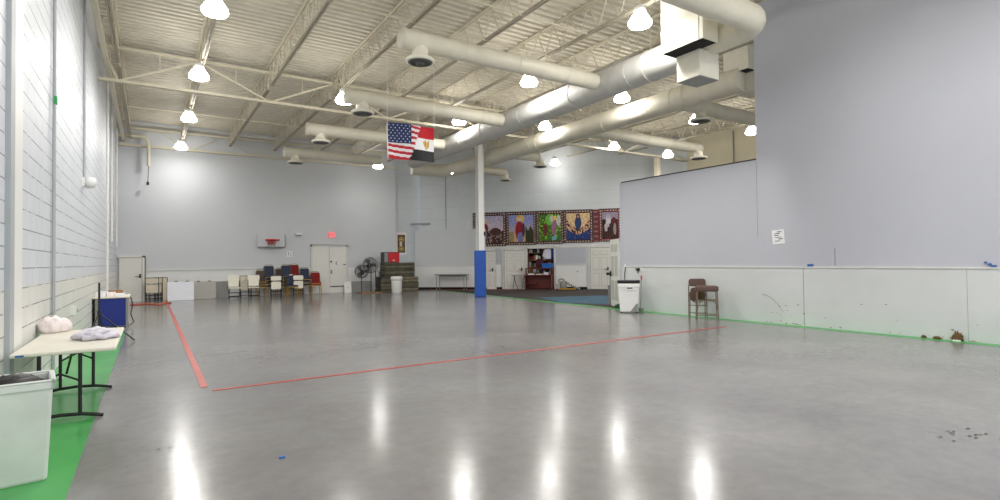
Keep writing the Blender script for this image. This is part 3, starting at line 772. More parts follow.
# basketball backboard
a = on_y(257, 247, YR); b = on_y(284.5, 234.5, YR)
t = thing('basketball_hoop', 'basketball hoop with red rim and pale backboard on the rear wall', 'hoop', ((a.x+b.x)/2, YR, a.z))
W2 = (b.x-a.x)/2; HH = b.z-a.z
MB().box(-W2, W2, -.16, -.13, 0, HH).build('backboard', 'rear', t)
MB().box(-W2, W2, -.17, -.12, -.03, .01).box(W2-.02, W2, -.17, -.12, 0, HH).build('board_edge', 'grille', t)
MB().bar((-W2*.6, -.13, .1), (-W2*.6, 0, .1), .05).bar((W2*.6, -.13, .1), (W2*.6, 0, .1), .05).build('bracket', 'greys', t)
m = MB(); m.tube([(-.05+.23*math.cos(k*PI/12), -.45+.23*math.sin(k*PI/12), .3) for k in range(24)], .035, 8, close=True)
m.panel(.30, .2, .04, .05, T(-.03, -.19, .12)).panel(.52, .08, .02, .03, T(.07, -.18, .27)); m.build('rim', 'redbox', t)
m = MB()
for k in range(12):
    a0 = 2*PI*k/12; a1 = a0+.5; m.tube([(-.05+.22*math.cos(a0), -.45+.22*math.sin(a0), .3), (-.05+.15*math.cos(a1), -.45+.15*math.sin(a1), .08), (-.05+.13*math.cos(a0), -.45+.13*math.sin(a0), -.12)], .007, 5)
m.build('net', 'dgrey', t)

# ------------------------------------------------------------------ leaning folded tables
def leaning(lab, pxa, pxb, pyb, pyt, mat, yoff, tilt=.12, clips=True):
    a = fl(pxa, pyb); b = fl(pxb, pyb-.6); Y = YR-yoff
    xa = on_y(pxa, pyb, Y).x; xb = on_y(pxb, pyb, Y).x; zt_ = on_y((pxa+pxb)/2, pyt, Y).z-on_y((pxa+pxb)/2, pyb, Y).z
    t = thing('leaning_tabletop', lab, 'folded table', ((xa+xb)/2, Y, 0.005)); w_ = xb-xa
    MB().panel(w_, zt_, .03, .035, T(0, 0, 0, -tilt)).build('tabletop', mat, t)
    MB().panel(w_-.08, zt_-.1, .02, .03, T(0, .033, .04, -tilt)).build('folded_legs', 'blackp', t)
    if clips:
        m = MB()
        for u in (-w_*.18, w_*.25): m.panel(.12, .035, .008, .05, T(u, .02, 0, -tilt) @ T(0, 0, zt_-.005))
        m.build('clip', 'black', t)
leaning('bright white folded table leaning on the rear wainscot', 167.5, 194, 303, 284.3, 'lwhite', .75)
leaning('pinkish-beige folded table edge showing left of the bright white one', 163, 175, 302.3, 283.5, 'beige', .55, clips=False)
leaning('light grey folded table leaning right of the bright white one', 190, 216, 300.5, 283, 'grey', .45)
leaning('darker grey folded table leaning, last before the ivory chairs', 212, 228, 299, 282.3, 'dgrey', .28, clips=False)

# ------------------------------------------------------------------ chairs
def banquet(fabric, frame='gold'):
    t = thing('banquet_chair', 'x', 'chair', (0, 0, 0))
    MB().panel(.42, .42, .05, .07, T(0, -.2, .46, -PI/2)).build('seat', fabric, t, .015)
    MB().panel(.37, .38, .07, .05, T(0, .2, .53, -.12), top_only=True).build('backrest', fabric, t, .015)
    m = MB()
    for s in (-1, 1): m.tube([(s*.2, .19, .42), (s*.205, .215, .62), (s*.205, .245, .84), (s*.15, .255, .935)], .011, 6)
    m.tube([(-.15, .255, .935), (-.06, .255, .955), (.06, .255, .955), (.15, .255, .935)], .011, 6)
    m.build('back_frame', 'dkgold', t); MB().panel(.13, .05, .015, .03, T(0, .255, .90, -.12)).build('hand_grip', 'beige', t)
    for s in (-1, 1):
        MB().tube([(s*.19, -.19, .43), (s*.205, -.21, 0)], .016, 6).build('leg', frame, t)
        MB().tube([(s*.19, .19, .43), (s*.205, .23, 0)], .016, 6).build('leg', frame, t)
    MB().box(-.2, .2, -.2, -.18, .405, .43).box(-.2, .2, .18, .2, .405, .43).box(-.2, -.18, -.2, .2, .405, .43).box(.18, .2, -.2, .2, .405, .43).build('seat_frame', frame, t)
    return t
def folding(matp, frame='blackp'):
    t = thing('folding_chair', 'x', 'chair', (0, 0, 0))
    MB().panel(.44, .40, .06, .03, T(0, -.22, .445, -PI/2)).build('seat', matp, t, .006)
    MB().panel(.46, .46, .05, .025, T(0, .2, .50, -.12)).build('backrest', matp, t, .006)
    for s in (-1, 1):
        MB().tube([(s*.215, .26, .92), (s*.215, .17, .45), (s*.215, -.2, 0)], .013, 6).build('leg', frame, t)
        MB().tube([(s*.195, -.15, .43), (s*.195, .22, 0)], .013, 6).build('leg', frame, t)
    MB().tube([(-.21, -.13, .09), (.21, -.13, .09)], .014, 6).build('stretcher', frame, t); MB().tube([(-.2, -.03, .25), (.2, -.03, .25)], .016, 6).build('stretcher', frame, t)
    MB().tube([(-.19, .14, .1), (.19, .14, .1)], .014, 6).build('stretcher', frame, t)
    return t
def folded(matp, frame='blackp'):
    t = thing('folded_chair', 'x', 'chair', (0, 0, 0))
    MB().panel(.42, .2, .05, .025, T(0, .02, .70, -.1)).build('backrest', matp, t, .006)
    MB().panel(.40, .33, .05, .03, T(0, 0, .33, -.1)).build('seat', matp, t, .006)
    for s in (-1, 1):
        MB().tube([(s*.22, -.02, 0), (s*.22, .02, .5), (s*.22, .06, .92)], .014, 6).build('leg', frame, t)
        MB().tube([(s*.18, .03, 0), (s*.18, .06, .6)], .013, 6).build('leg', frame, t)
    for zz, yy in ((.1, -.02), (.24, 0), (.92, .06)): MB().tube([(-.22, yy, zz), (.22, yy, zz)], .014, 6).build('stretcher', frame, t)
    return t
proto = {'blue': banquet('bluegrey'), 'red': banquet('maroon'), 'brown': banquet('brownfab'), 'ivory': folding('ivory'), 'fold_ivory': folded('ivory'), 'fold_beige': folded('beige')}
used = set()
def put(kind, x, y, z, rz, lab, grp):
    if kind in used: return dup(proto[kind], (x, y, z), rz, lab, grp)
    used.add(kind); o = proto[kind]; o.location = (x, y, z); o.rotation_euler = (0, 0, rz); o['label'] = lab; o['group'] = grp; return o
def at(px, y): return on_y(px, 290, y).x
G1 = 'stored chairs along the rear wall'
LEV = ['bottom', 'second', 'third', 'fourth', 'top']
def stack(kind, px, y, n, dz, lab, rz=0, dy=.02):
    for k in range(n):
        lv = 'topmost' if k == n-1 else ORD[k]+' from the floor'
        put(kind, at(px, y), y+dy*k, dz*k, rz, lab % lv, G1)
y0 = 24.75
x = at(152, 24.95)
put('fold_beige', x, 25.2, 0, 0, 'folded beige chair beside the left rear door, front one of the pair', G1)
put('fold_beige', x+.12, 25.35, 0.0, 0, 'folded beige chair behind the front one of the pair by the rear left door', G1)
put('fold_beige', x+.3, 25.5, 0.0, 0, 'folded chair pressed to the wall right of the pair by the left rear door', G1)
put('ivory', at(234.5, 24.6), 24.6, 0, .05, 'ivory folding chair standing open, leftmost after the leaning tables', G1)
put('fold_beige', at(246, 25.1), 25.15, 0, 0, 'folded beige chair between the two open ivory chairs', G1)
put('ivory', at(254, 24.65), 24.65, 0, -.08, 'ivory folding chair standing open, right one of the two open ones', G1)
stack('brown', 262, 25.15, 3, .11, 'brown banquet chair behind the right ivory chair, %s in its stack')
stack('blue', 270, 25.15, 4, .14, 'slate blue banquet chair, %s in the left tall blue stack')
put('fold_ivory', at(276, 24.6), 24.55, 0, 0, 'ivory folded chair propped before the left tall blue stack', G1)
stack('brown', 281.5, 25.3, 3, .14, 'brown banquet chair between the two tall blue stacks, %s in its pile')
stack('blue', 287.5, 25.1, 4, .145, 'slate blue banquet chair, %s in the second tall blue stack')
put('blue', at(292.3, 24.45), 24.45, 0, 0, 'slate blue banquet chair standing alone in front of the second blue stack', G1)
stack('red', 295.5, 25.3, 4, .15, 'dark red banquet chair, %s in the red stack behind ivory folded chair')
put('fold_ivory', at(299, 24.5), 24.6, 0, 0, 'ivory folded chair propped before the red stack', G1)
stack('blue', 306, 25.2, 3, .14, 'slate blue banquet chair, %s in the rightmost low blue stack')
stack('red', 316, 25.1, 2, .09, 'dark red banquet chair, %s in the pair next to the double door', -.1)

# ------------------------------------------------------------------ fans, panels, rug pile
def fan(lab, x, y, zc, R, yawr, pitchr):
    t = thing('pedestal_fan', lab, 'fan', (x, y, 0))
    MB().lathe([(.001, 0), (.26, 0), (.26, .02), (.05, .05), (.001, .05)], (0, 0, 0), 20).build('base', 'black', t)
    MB().tube([(0, 0, .03), (0, 0, zc-.05)], .022, 8).build('pole', 'black', t)
    A = T(0, 0, zc, pitchr, 0, yawr)
    m = MB(); m.tube([A @ Vector((0, .1, 0)), A @ Vector((0, .3, 0))], .09, 12); m.build('motor', 'black', t)
    m = MB()
    for rr, yy, tk in ((R, 0, .014), (R, .12, .012), (R*.72, -.05, .006), (R*.45, -.07, .006), (R*.2, -.08, .008), (R*.75, .17, .006)):
        m.tube([A @ Vector((rr*math.cos(k*PI/12), yy, rr*math.sin(k*PI/12))) for k in range(24)], tk, 5, close=True)
    for k in range(20):
        a = 2*PI*k/20; m.tube([A @ Vector((R*math.cos(a), 0, R*math.sin(a))), A @ Vector((R*.5*math.cos(a+.15), -.07, R*.5*math.sin(a+.15))), A @ Vector((.02, -.085, 0))], .0045, 4, caps=False)
        m.tube([A @ Vector((R*math.cos(a), .12, R*math.sin(a))), A @ Vector((.02*math.cos(a), .2, .02*math.sin(a)))], .0045, 4, caps=False)
    m.build('cage', 'blackp', t)
    m = MB()
    for k in range(3):
        a0 = 2*PI*k/3; pts = []
        for da, rr, yy in ((-.1, .12, .05), (-.45, .5, .02), (-.4, .85, .02), (.1, .93, .07), (.45, .75, .1), (.35, .3, .09)):
            pts.append(A @ Vector((R*rr*math.cos(a0+da), yy, R*rr*math.sin(a0+da))))
        m.poly(pts)
    m.lathe([(.001, -.01), (.07, 0), (.08, .08)], (0, 0, 0), 12, axis='y'); nlast = 36
    for i in range(len(m.v)-36, len(m.v)): m.v[i] = tuple(A @ Vector(m.v[i]))
    m.build('blades', 'grille', t)
    return t
Yf = 25.0
xa = on_y(361.5, 271, Yf).x
fan('lower black pedestal fan tilted left, beside the double door', xa, Yf, on_y(361.5, 271, Yf).z, .31, -.5, -.35)
Yf = 24.8
fan('taller black pedestal fan next to the heap of folded carpets', on_y(371, 265, Yf).x, Yf, on_y(371.5, 265, Yf).z, .36, .2, -.15)
x = on_y(376.5, 290, 24.9).x
t = thing('folded_trolley', 'dark folded hand trolley standing between tall fan and carpet heap', 'trolley', (x, 24.7, 0))
MB().tube([(-.1, 0, .05), (-.1, .05, 1.0), (.1, .05, 1.0), (.1, 0, .05)], .02, 6).build('frame', 'black', t)
MB().box(-.1, .1, .0, .08, .2, .75).build('folded_bag', 'blackp', t, .02)
for s in (-1, 1): MB().lathe([(.001, -.02), (.07, -.02), (.07, .02), (.001, .02)], (s*.12, 0, .07), 16, axis='x').build('wheel', 'blackp', t)
leaning('dull grey board leaning behind the two pedestal fans', 352, 371, 292, 281, 'dgrey', .25, clips=False)
q = on_y(348, 291.7, YR-.25)
t = thing('rounded_board', 'small white round-topped board leaning right of the double door', 'board', (q.x, YR-.25, 0))
MB().panel(.34, .52, .12, .03, T(0, 0, 0, -.12), top_only=True).build('board', 'white', t)
MB().disc((0, -.022, .24), .02, 'y', 10).build('hole', 'black', t)
xa, xb = on_y(361, 292, 24.4).x, on_y(381, 292, 24.4).x
o = MB().box(xa, xb, 24.3, 24.8, 0.0, .045).build('wooden_board', 'pinkw', None, .01); tag(o, 'low tan wooden board flat on the floor under the tall fan', 'board')
# pile
def slab(lab, xc, yc, z, w_, d_, h_, mat, rz):
    t = thing('folded_carpet', lab, 'carpet', (xc, yc, z), rz, group='folded carpets heaped by the rear corner')
    m = MB(); ny = 6
    # rounded fold edges: two layers joined on the front with a loop
    prof = []
    for k in range(9):
        a = -PI/2+PI*k/8; prof.append((-d_/2+.04-(h_/2)*math.cos(a)*.9, h_/2+h_/2*math.sin(a)))
    prof += [(d_/2, h_), (d_/2, 0)]
    n = len(prof); seg = 10; vs = []; fs = []
    rnd = random.Random(int(z*1000)+7)
    for i in range(seg+1):
        x_ = -w_/2+w_*i/seg; j = rnd.uniform(-.025, .025); dz = rnd.uniform(-.006, .006)
        vs += [(x_, y_+j, max(0, z_+(dz if z_ > h_*.3 else 0))) for y_, z_ in prof]
    for i in range(seg):
        for k in range(n): l = (k+1) % n; fs.append((i*n+k, i*n+l, (i+1)*n+l, (i+1)*n+k))
    fs += [tuple(range(n)), tuple(reversed(range(seg*n, seg*n+n)))]
    m._add(vs, fs); m.build('carpet_slab', mat, t)
    o2 = MB().box(-w_/2-.004, w_/2+.004, -d_/2+.03, d_/2-.02, h_*.46, h_*.54).build('fold_line', 'dark', t)
Y = 24.9
xa, xb = on_y(379, 290, Y).x, on_y(415, 290, Y).x
cols = ['olive', 'olive2', 'olive3', 'olive', 'olive3', 'olive2', 'olive']
nlow = 9; hh = on_y(398, 277, Y-.4).z/nlow
wl = (xb-xa)*.36; wr = (xb-xa)*.62
for k in range(nlow):
    lv = 'bottom one' if k == 0 else ('top one' if k == nlow-1 else ORD[k]+' from the floor')
    slab('folded olive carpet, %s of the left low pile beside the fans' % lv, xa+wl/2+random.uniform(-.03, .03), Y+random.uniform(-.02, .02), hh*k, wl, .85, hh*.96, cols[k % 7], random.uniform(-.03, .03))
    slab('folded olive carpet, %s of the right low pile by the wall panel' % lv, xb-wr/2+random.uniform(-.03, .03), Y+random.uniform(-.02, .02), hh*k, wr, .85, hh*.96, cols[(k+3) % 7], random.uniform(-.03, .03))
zt0 = hh*nlow; xa2, xb2 = on_y(383, 270, Y).x, on_y(412, 270, Y).x
zt1 = on_y(400, 262.5, Y-.3).z; h2 = (zt1-zt0)/5
for k in range(5):
    lv = 'bottom one' if k == 0 else ('top one' if k == 4 else ORD[k]+' up')
    slab('dark folded carpet, %s of the upper tier under the red box' % lv, (xa2+xb2)/2, Y+.05, zt0+h2*k, xb2-xa2, .7, h2*.96, ['olive2', 'olive', 'olive2', 'olive', 'olive2'][k], random.uniform(-.04, .04))
xa3, xm3, xb3 = on_y(382.5, 258, Y).x, on_y(386.5, 258, Y).x, on_y(398, 258, Y).x
zt2 = on_y(390, 252, Y-.2).z
t = thing('red_box', 'red-fronted box with black frame and grey end on the folded carpets', 'box', ((xa3+xb3)/2, Y, zt1))
hw = (xb3-xa3)/2; hb = zt2-zt1
MB().box(-hw, hw, -.18, .25, 0, hb).build('casing', 'black', t, .01)
MB().box(xm3-(xa3+xb3)/2+.03, hw-.01, -.2, -.18, .02, hb-.03).build('red_panel', 'redbox', t)
MB().box(-hw+.02, xm3-(xa3+xb3)/2+.0, -.2, -.18, .02, hb-.03).build('grey_panel', 'greys', t)
lump('label_mark', 'beige', t, .1, -.205, .1, .06, .01, .05, .3, 3, 12, 8, False)
# white can
q = on_y(395, 293.3, 23.9)
t = thing('waste_can', 'tall white waste can in front of the folded carpet heap', 'bin', (q.x, 23.7, 0))
MB().lathe([(.001, 0), (.21, 0), (.225, .02), (.25, .60), (.25, .62)], (0, 0, 0), 24).build('body', 'white', t)
MB().lathe([(.25, .60), (.268, .61), (.272, .73), (.24, .765), (.001, .765)], (0, 0, 0), 24).build('lid', 'white', t)
MB().lathe([(.257, .585), (.257, .605)], (0, 0, 0), 24).build('lid_gap', 'dgrey', t)
# poster on recess
a = on_y(396.7, 255, YR+.3); b = on_y(406.5, 232.5, YR+.3)
def kilim(u, v):
    if u < .12 or u > .88 or v < .1 or v > .9: return (240, 230, 232)
    uu = (u-.12)/.76; vv = (v-.1)/.8
    for cy in (.22, .74):
        r = math.hypot((uu-.5)*1.0, (vv-cy)*2.4)
        if r < .16: return (196, 178, 120)
        if r < .26: return (112, 84, 40)
        if r < .36: return (190, 160, 84)
    if abs(uu-.45) < .16 and abs(vv-.48) < .12: return (206, 200, 190)
    return (112, 84, 52) if (int(uu*9)+int(vv*20)) % 2 else (70, 52, 36)
t = thing('ornate_hanging', 'cream-bordered brown and gold ornamental hanging in the rear corner', 'wall hanging', (a.x, YR+.34, a.z))
grid('printed_cloth', b.x-a.x, b.z-a.z, 24, 48, kilim, t, Matrix.Identity(4))
# little shelf bar on the recess/far wall
o = MB().box(on_b(411, 224)[0], on_b(430, 224)[0], -.1, 0, on_b(420, 225)[1], on_b(420, 224)[1]+.04).build('wall_bar', 'greys'); bthing(o); tag(o, 'short dark bar fixed high on the far wall, above the grey panel', 'bar')
o = MB().tube([(bU(446.5), -.02, on_b(446, 229)[1]), (bU(446.5), -.02, 6.2)], .016, 6).build('conduit', 'greys'); bthing(o); tag(o, 'thin vertical conduit on the far wall left of the white column', 'conduit')

# ------------------------------------------------------------------ far wall: banners
BT = lambda px: on_b(px, 213.5-(px-475)*.034)[1]
def mixc(a, b, t): return tuple(a[i]*(1-t)+b[i]*t for i in range(3))
def ell(u, v, cu, cv, ru, rv): return ((u-cu)/ru)**2+((v-cv)/rv)**2 < 1
rn = random.Random(3)
noise_tab = [[rn.random() for _ in range(64)] for _ in range(64)]
def nz(u, v, s): return noise_tab[int(u*s) % 64][int(v*s) % 64]
def pic1(u, v):
    if v > .45:
        c = mixc((214, 196, 198), (176, 168, 196), v)
    else: c = (60, 34, 32) if nz(u, v, 20) > .35 else (140, 118, 112)
    if ell(u, v, .72, .42, .2, .14): c = (78, 44, 36)
    if ell(u, v, .3, .55, .16, .2): c = (128, 30, 38)
    if ell(u, v, .32, .33, .1, .2): c = (120, 110, 140)
    if ell(u, v, .34, .78, .07, .07): c = (216, 180, 120)
    return c
def pic2(u, v):
    c = mixc((206, 170, 120), (140, 146, 200), min(1, v*1.3)) if v > .3 else (196, 160, 112)
    if u > .68 and v < .5+.08*math.sin(u*30): c = (50, 54, 30)
    if u < .2 and v < .38: c = (150, 130, 96)
    if ell(u, v, .48, .86, .17, .14): c = (226, 180, 60)
    if ell(u, v, .44, .42, .17, .36): c = (146, 24, 34)
    if ell(u, v, .47, .16, .12, .2): c = (110, 116, 170)
    if ell(u, v, .6, .45, .06, .26): c = (70, 40, 60)
    if ell(u, v, .48, .84, .07, .08): c = (200, 190, 196)
    return c
def pic3(u, v):
    c = (66, 110, 34) if nz(u, v, 14) > .45 else ((44, 60, 30) if nz(u+.3, v, 17) > .5 else (150, 190, 50))
    if ell(u, v, .5, .78, .22, .2): c = (104, 176, 64)
    if ell(u, v, .62, .82, .13, .12) or ell(u, v, .9, .75, .1, .2): c = (196, 190, 186)
    if ell(u, v, .3, .42, .11, .24): c = (104, 48, 40)
    if ell(u, v, .7, .48, .11, .3): c = (156, 104, 140)
    if ell(u, v, .72, .84, .09, .09): c = (226, 190, 70)
    if ell(u, v, .7, .1, .12, .08): c = (110, 170, 190)
    return c
def pic4(u, v):
    c = (214, 184, 140)
    r = math.hypot((u-.5)*1.1, (v-.55))
    if v < .42+.5*(u-.5)**2*3: c = (54, 36, 32) if nz(u, v, 18) > .5 else (206, 160, 128)
    if v < .2+.25*(u-.5)**2*4: c = (24, 50, 110) if nz(u, v, 30) > .3 else (60, 76, 130)
    if ell(u, v, .5, .64, .14, .26): c = (40, 62, 104)
    if ell(u, v, .5, .88, .09, .1): c = (58, 52, 70)
    if ell(u, v, .5, .86, .05, .05): c = (176, 130, 100)
    return c
def pic5(u, v):
    c = (70, 36, 36) if nz(u, v, 11) > .5 else (46, 26, 28)
    if v > .72: c = (150, 140, 158)
    if ell(u, v, .4, .68, .16, .24) and nz(u, v, 9) > .2: c = (196, 190, 196)
    if ell(u, v, .25, .42, .1, .16): c = (190, 180, 182)
    if ell(u, v, .75, .66, .14, .14): c = (92, 30, 34)
    if ell(u, v, .8, .35, .1, .22): c = (150, 140, 130)
    return c
def banner(lab, px0, px1, pic, tint=(0, 0, 0), out=.03):
    ua_, ub_ = bU(px0, 230), bU(px1, 230); zb, zt_ = on_b((px0+px1)/2, 247-((px0+px1)/2-475)*.042)[1], BT((px0+px1)/2)
    t = thing('picture_banner', lab, 'banner', (0, 0, 0), group=None); t.matrix_world = MBW @ Matrix.Translation((ua_, -out, zb))
    W_, H_ = ub_-ua_, zt_-zb; bw = .14/W_; bh_ = .15/H_
    def bc(u, v):
        if bw < u < 1-bw and bh_ < v < 1-bh_: return None
        du = min(u, 1-u)*W_; dv = min(v, 1-v)*H_; d = min(du, dv)
        s = (v*H_ if du < dv else u*W_)
        if (.05 < d < .09) and (s*100 % 13) < 6: return (214, 200, 190)
        if d < .02 or .125 < d: return (40, 22, 22)
        return (86+tint[0], 48+tint[1], 46+tint[2]) if nz(u, v, 40) > .4 else (58+tint[0], 32+tint[1], 32)
    grid('border', W_, H_, int(W_/.022), int(H_/.022), bc, t, Matrix.Identity(4))
    grid('picture', W_*(1-2*bw), H_*(1-2*bh_), 56, 66, lambda u, v: tuple(max(0, min(255, c*(.84+.32*nz(u+.5, v+.2, 45)))) for c in pic(u, v)), t, Matrix.Translation((W_*bw, .004, H_*bh_)))
    # valance edge
    MB().box(0, W_, -.006, .01, H_-.012, H_+.02).build('hem', 'seam', t)
banner('picture banner partly behind the column: rider in red over dark horses', 473, 506, pic1)
banner('picture banner with haloed figure in a red robe under a blue sky', 506.1, 536.2, pic2)
banner('picture banner with bright green garden and winged figure', 536.3, 563.6, pic3)
banner('picture banner with blue-robed figure above a crowd on gold', 563.7, 592.9, pic4)
banner('maroon picture banner with pale horses, rightmost and half hidden', 599.2, 621, pic5, (40, 8, 14))
ua_, ub_ = bU(593, 230), bU(599.1, 230); z0_, z1_ = on_b(596, 242)[1], BT(596)
t = thing('banner_fold', 'narrow maroon folded strip between the blue-robed and rightmost banners', 'banner'); t.matrix_world = MBW @ Matrix.Translation((ua_, -.02, z0_))
grid('fold', ub_-ua_, z1_-z0_, 12, 60, lambda u, v: (150, 100, 104) if (int(v*20) % 3 == 0 and .2 < u < .8) else (104, 50, 54), t, Matrix.Identity(4))

# ------------------------------------------------------------------ far wall doors
def six_panel(parent, x0, x1, z0, z1, y, mat='door'):
    leaf = MB().box(x0, x1, y-.02, y+.02, z0, z1).build('door_leaf', mat, parent)
    w_ = x1-x0; h_ = z1-z0; m = MB(); m2 = MB()
    for (a, b) in ((.12, .46), (.54, .88)):
        for (c, d) in ((.07, .38), (.46, .76), (.82, .93)):
            X0_, X1_, Z0_, Z1_ = x0+a*w_, x0+b*w_, z0+c*h_, z0+d*h_
            e = .018
            m.box(X0_, X1_, y-.022, y-.019, Z0_, Z0_+e).box(X0_, X1_, y-.022, y-.019, Z1_-e, Z1_).box(X0_, X0_+e, y-.022, y-.019, Z0_, Z1_).box(X1_-e, X1_, y-.022, y-.019, Z0_, Z1_)
            m2.box(X0_+.04, X1_-.04, y-.03, y-.019, Z0_+.04, Z1_-.04)
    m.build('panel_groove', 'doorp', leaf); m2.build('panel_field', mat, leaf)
def far_door(name, px0, px1, handle_px):
    d = struct_thing(name); d.matrix_world = MBW
    a, b = bU(px0), bU(px1); pc = (px0+px1)/2; zt_ = on_b(pc, 250.2-(pc-490)*.035)[1]
    six_panel(d, a+.05, b-.05, .02, zt_-.06, -.03)
    MB().box(a-.05, a+.05, -.05, 0, 0, zt_).box(b-.05, b+.05, -.05, 0, 0, zt_).box(a-.05, b+.05, -.05, 0, zt_-.06, zt_+.04).build('door_frame', 'trim', d)
    MB().box(a+.05, a+.06, -.052, -.049, 0, zt_-.06).box(a+.05, b-.05, -.052, -.049, zt_-.075, zt_-.06).build('door_gap', 'seam', d)
    u = bU(handle_px)
    MB().box(u-.03, u+.03, -.09, -.05, .92, 1.08).bar((u, -.1, .98), (u-.14, -.1, .98), .025).build('door_handle', 'black', d)
far_door('door_3', 484, 495.5, 493)
far_door('door_4', 503.5, 525, 522)
far_door('door_5', 589.5, 611, 608)
# closet casing and shelves
m = MB().box(ua-.1, ua, -.04, .02, 0, zt+.1).box(ub, ub+.1, -.04, .02, 0, zt+.1).box(ua-.1, ub+.1, -.04, .02, zt, zt+.1)
struct(bthing(m.build('trim_19', 'trim')))
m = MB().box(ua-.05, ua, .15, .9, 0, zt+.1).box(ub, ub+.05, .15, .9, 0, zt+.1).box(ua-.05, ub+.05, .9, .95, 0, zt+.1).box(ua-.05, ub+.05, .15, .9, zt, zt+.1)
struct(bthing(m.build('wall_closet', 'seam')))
t = thing('closet_shelving', 'dark shelving unit inside the open closet on the far wall', 'shelf'); t.matrix_world = MBW @ Matrix.Translation((ua, .2, .012))
cw = ub-ua
SZ = [.72, 1.08, 1.42, 1.78]
for z in SZ: MB().box(.02, cw-.02, 0, .5, z, z+.025).build('shelf_board', 'pinkw', t)
MB().box(0.0, .03, 0, .5, 0, 2.0).build('side_panel', 'redwood', t); MB().box(cw-.03, cw, 0, .5, 0, 2.0).build('side_panel', 'redwood', t)
rr = random.Random(5); mats = ['pinkw', 'redwood', 'grey', 'paper', 'blackp', 'brownfab', 'beige', 'maroon', 'dgrey', 'bluegrey']
words_ = {'pinkw': 'tan carton', 'redwood': 'reddish wooden box', 'grey': 'grey book', 'paper': 'white book', 'blackp': 'black binder', 'brownfab': 'brown book', 'beige': 'beige book', 'maroon': 'dark red book', 'dgrey': 'mid-grey binder', 'bluegrey': 'slate blue binder'}
rows = ['lowest shelf', 'second shelf', 'third shelf', 'top shelf']
for si, z in enumerate(SZ):
    x = .06; k = 0
    while x < cw-.16 and k < 9:
        w_ = rr.uniform(.06, .16); h_ = rr.uniform(.14, .26); mt = mats[(k*3+si*2) % 10]
        o = MB().box(0, w_, 0, .2, 0, h_).box(w_*.2, w_*.8, -.004, 0, h_*.55, h_*.75).build('shelf_item', mt, None, .004)
        o.name = 'binder' if 'binder' in words_[mt] else ('book' if 'book' in words_[mt] else 'carton')
        o.matrix_world = MBW @ Matrix.Translation((ua+x, .22, z+.038)); tag(o, '%s, %s from the left on the closet %s' % (words_[mt], ORD[k], rows[si]), 'shelf item', 'things on the closet shelves')
        x += w_+rr.uniform(.01, .08); k += 1
# garment, bin, chair, desk
t = thing('hanging_shirt', 'blue and white shirt hanging in the upper right of the closet', 'shirt'); t.matrix_world = MBW @ Matrix.Translation((bU(547.5, 255), .05, 0))
zA, zB = on_b(547, 259)[1], on_b(547, 249)[1]
m = MB(); m.panel(.34, zB-zA, .08, .06, T(0, 0, zA)); m.build('shirt_front', 'clothw', t, .02)
MB().panel(.2, zB-zA-.02, .05, .07, T(.25, .02, zA+.02)).build('shirt_side', 'navy', t, .02)
MB().panel(.12, .3, .04, .06, T(-.21, .01, zA+.12, 0, .3)).build('sleeve', 'clothw', t, .01)
t = thing('red_desk', 'dark red wooden desk with open front before the closet', 'desk'); t.matrix_world = MBW @ Matrix.Translation((bU(540, 285), -.45, 0.014))
dw = (bU(554, 285)-bU(527, 285))/2
zd = .72
MB().box(-dw, dw, -.28, .28, zd-.04, zd).build('desktop', 'redwood', t, .01)
MB().box(-dw+.02, -dw+.06, -.25, .25, 0, zd-.04).build('side_panel', 'redwood', t); MB().box(dw-.06, dw-.02, -.25, .25, 0, zd-.04).build('side_panel', 'redwood', t)
MB().box(-dw+.06, dw-.06, .2, .23, .05, zd-.04).build('back_panel', 'redwood', t)
MB().box(-dw+.06, -.1, -.25, .2, .28, .3).build('inner_shelf', 'redwood', t)
MB().box(-dw, dw, .1, .28, zd, zd+.05).box(-dw, dw, .1, .28, zd+.28, zd+.33).box(-dw, -dw+.04, .1, .28, zd, zd+.3).box(dw-.04, dw, .1, .28, zd, zd+.3).build('hutch', 'redwood', t)
DB = MBW @ Matrix.Translation((bU(540, 285), -.45, 0.014))
def desk_item(name, mat, x, y, w_, d_, h_, lab, cat, z=zd, bev=.008):
    o = MB().box(-w_/2, w_/2, -d_/2, d_/2, 0, h_).build(name, mat, None, bev); o.matrix_world = DB @ Matrix.Translation((x, y, z)); tag(o, lab, cat)
desk_item('paper_stack', 'paper', -.35, -.1, .3, .2, .06, 'white paper stack at the left of the red desk', 'papers')
desk_item('paper_stack', 'beige', .05, -.12, .35, .2, .05, 'beige paper stack in the middle of the red desk', 'papers')
desk_item('black_tray', 'blackp', -.1, .02, .4, .1, .12, 'black letter tray behind the papers on the red desk', 'tray')
desk_item('crumpled_bag', 'clothw', .38, -.12, .22, .18, .12, 'white crumpled bag at the right of the red desk', 'bag')
t = thing('blue_bin', 'bright blue plastic bin on the red desk hutch', 'bin'); t.matrix_world = DB @ Matrix.Translation((.42, .15, zd+.33))
MB().frustum(-.24, .24, -.12, .12, 0, -.28, .28, -.15, .15, .22, True).frustum(-.23, .23, -.11, .11, .01, -.27, .27, -.14, .14, .22, True).build('body', 'bluebin', t)
MB().box(-.29, .29, -.165, -.14, .2, .225).box(-.29, .29, .14, .165, .2, .225).box(-.29, -.27, -.15, .15, .2, .225).box(.27, .29, -.15, .15, .2, .225).build('rim', 'bluebin', t)
t = thing('office_chair', 'very dark maroon chair standing behind the red desk in the closet', 'chair'); t.matrix_world = MBW @ Matrix.Translation((bU(540, 268), .0, .014))
MB().panel(.42, .48, .14, .06, T(0, 0, 1.02)).build('backrest', 'dkmaroon', t, .02)
MB().box(-.2, .2, -.1, .17, .44, .5).build('seat', 'maroon', t, .02); MB().tube([(0, .02, .08), (0, .02, 1.1)], .025, 8).build('stem', 'black', t)
m = MB()
for k in range(5): m.bar((0, .02, .1), (.2*math.cos(k*1.257), .02+.12*math.sin(k*1.257), .03), .03)
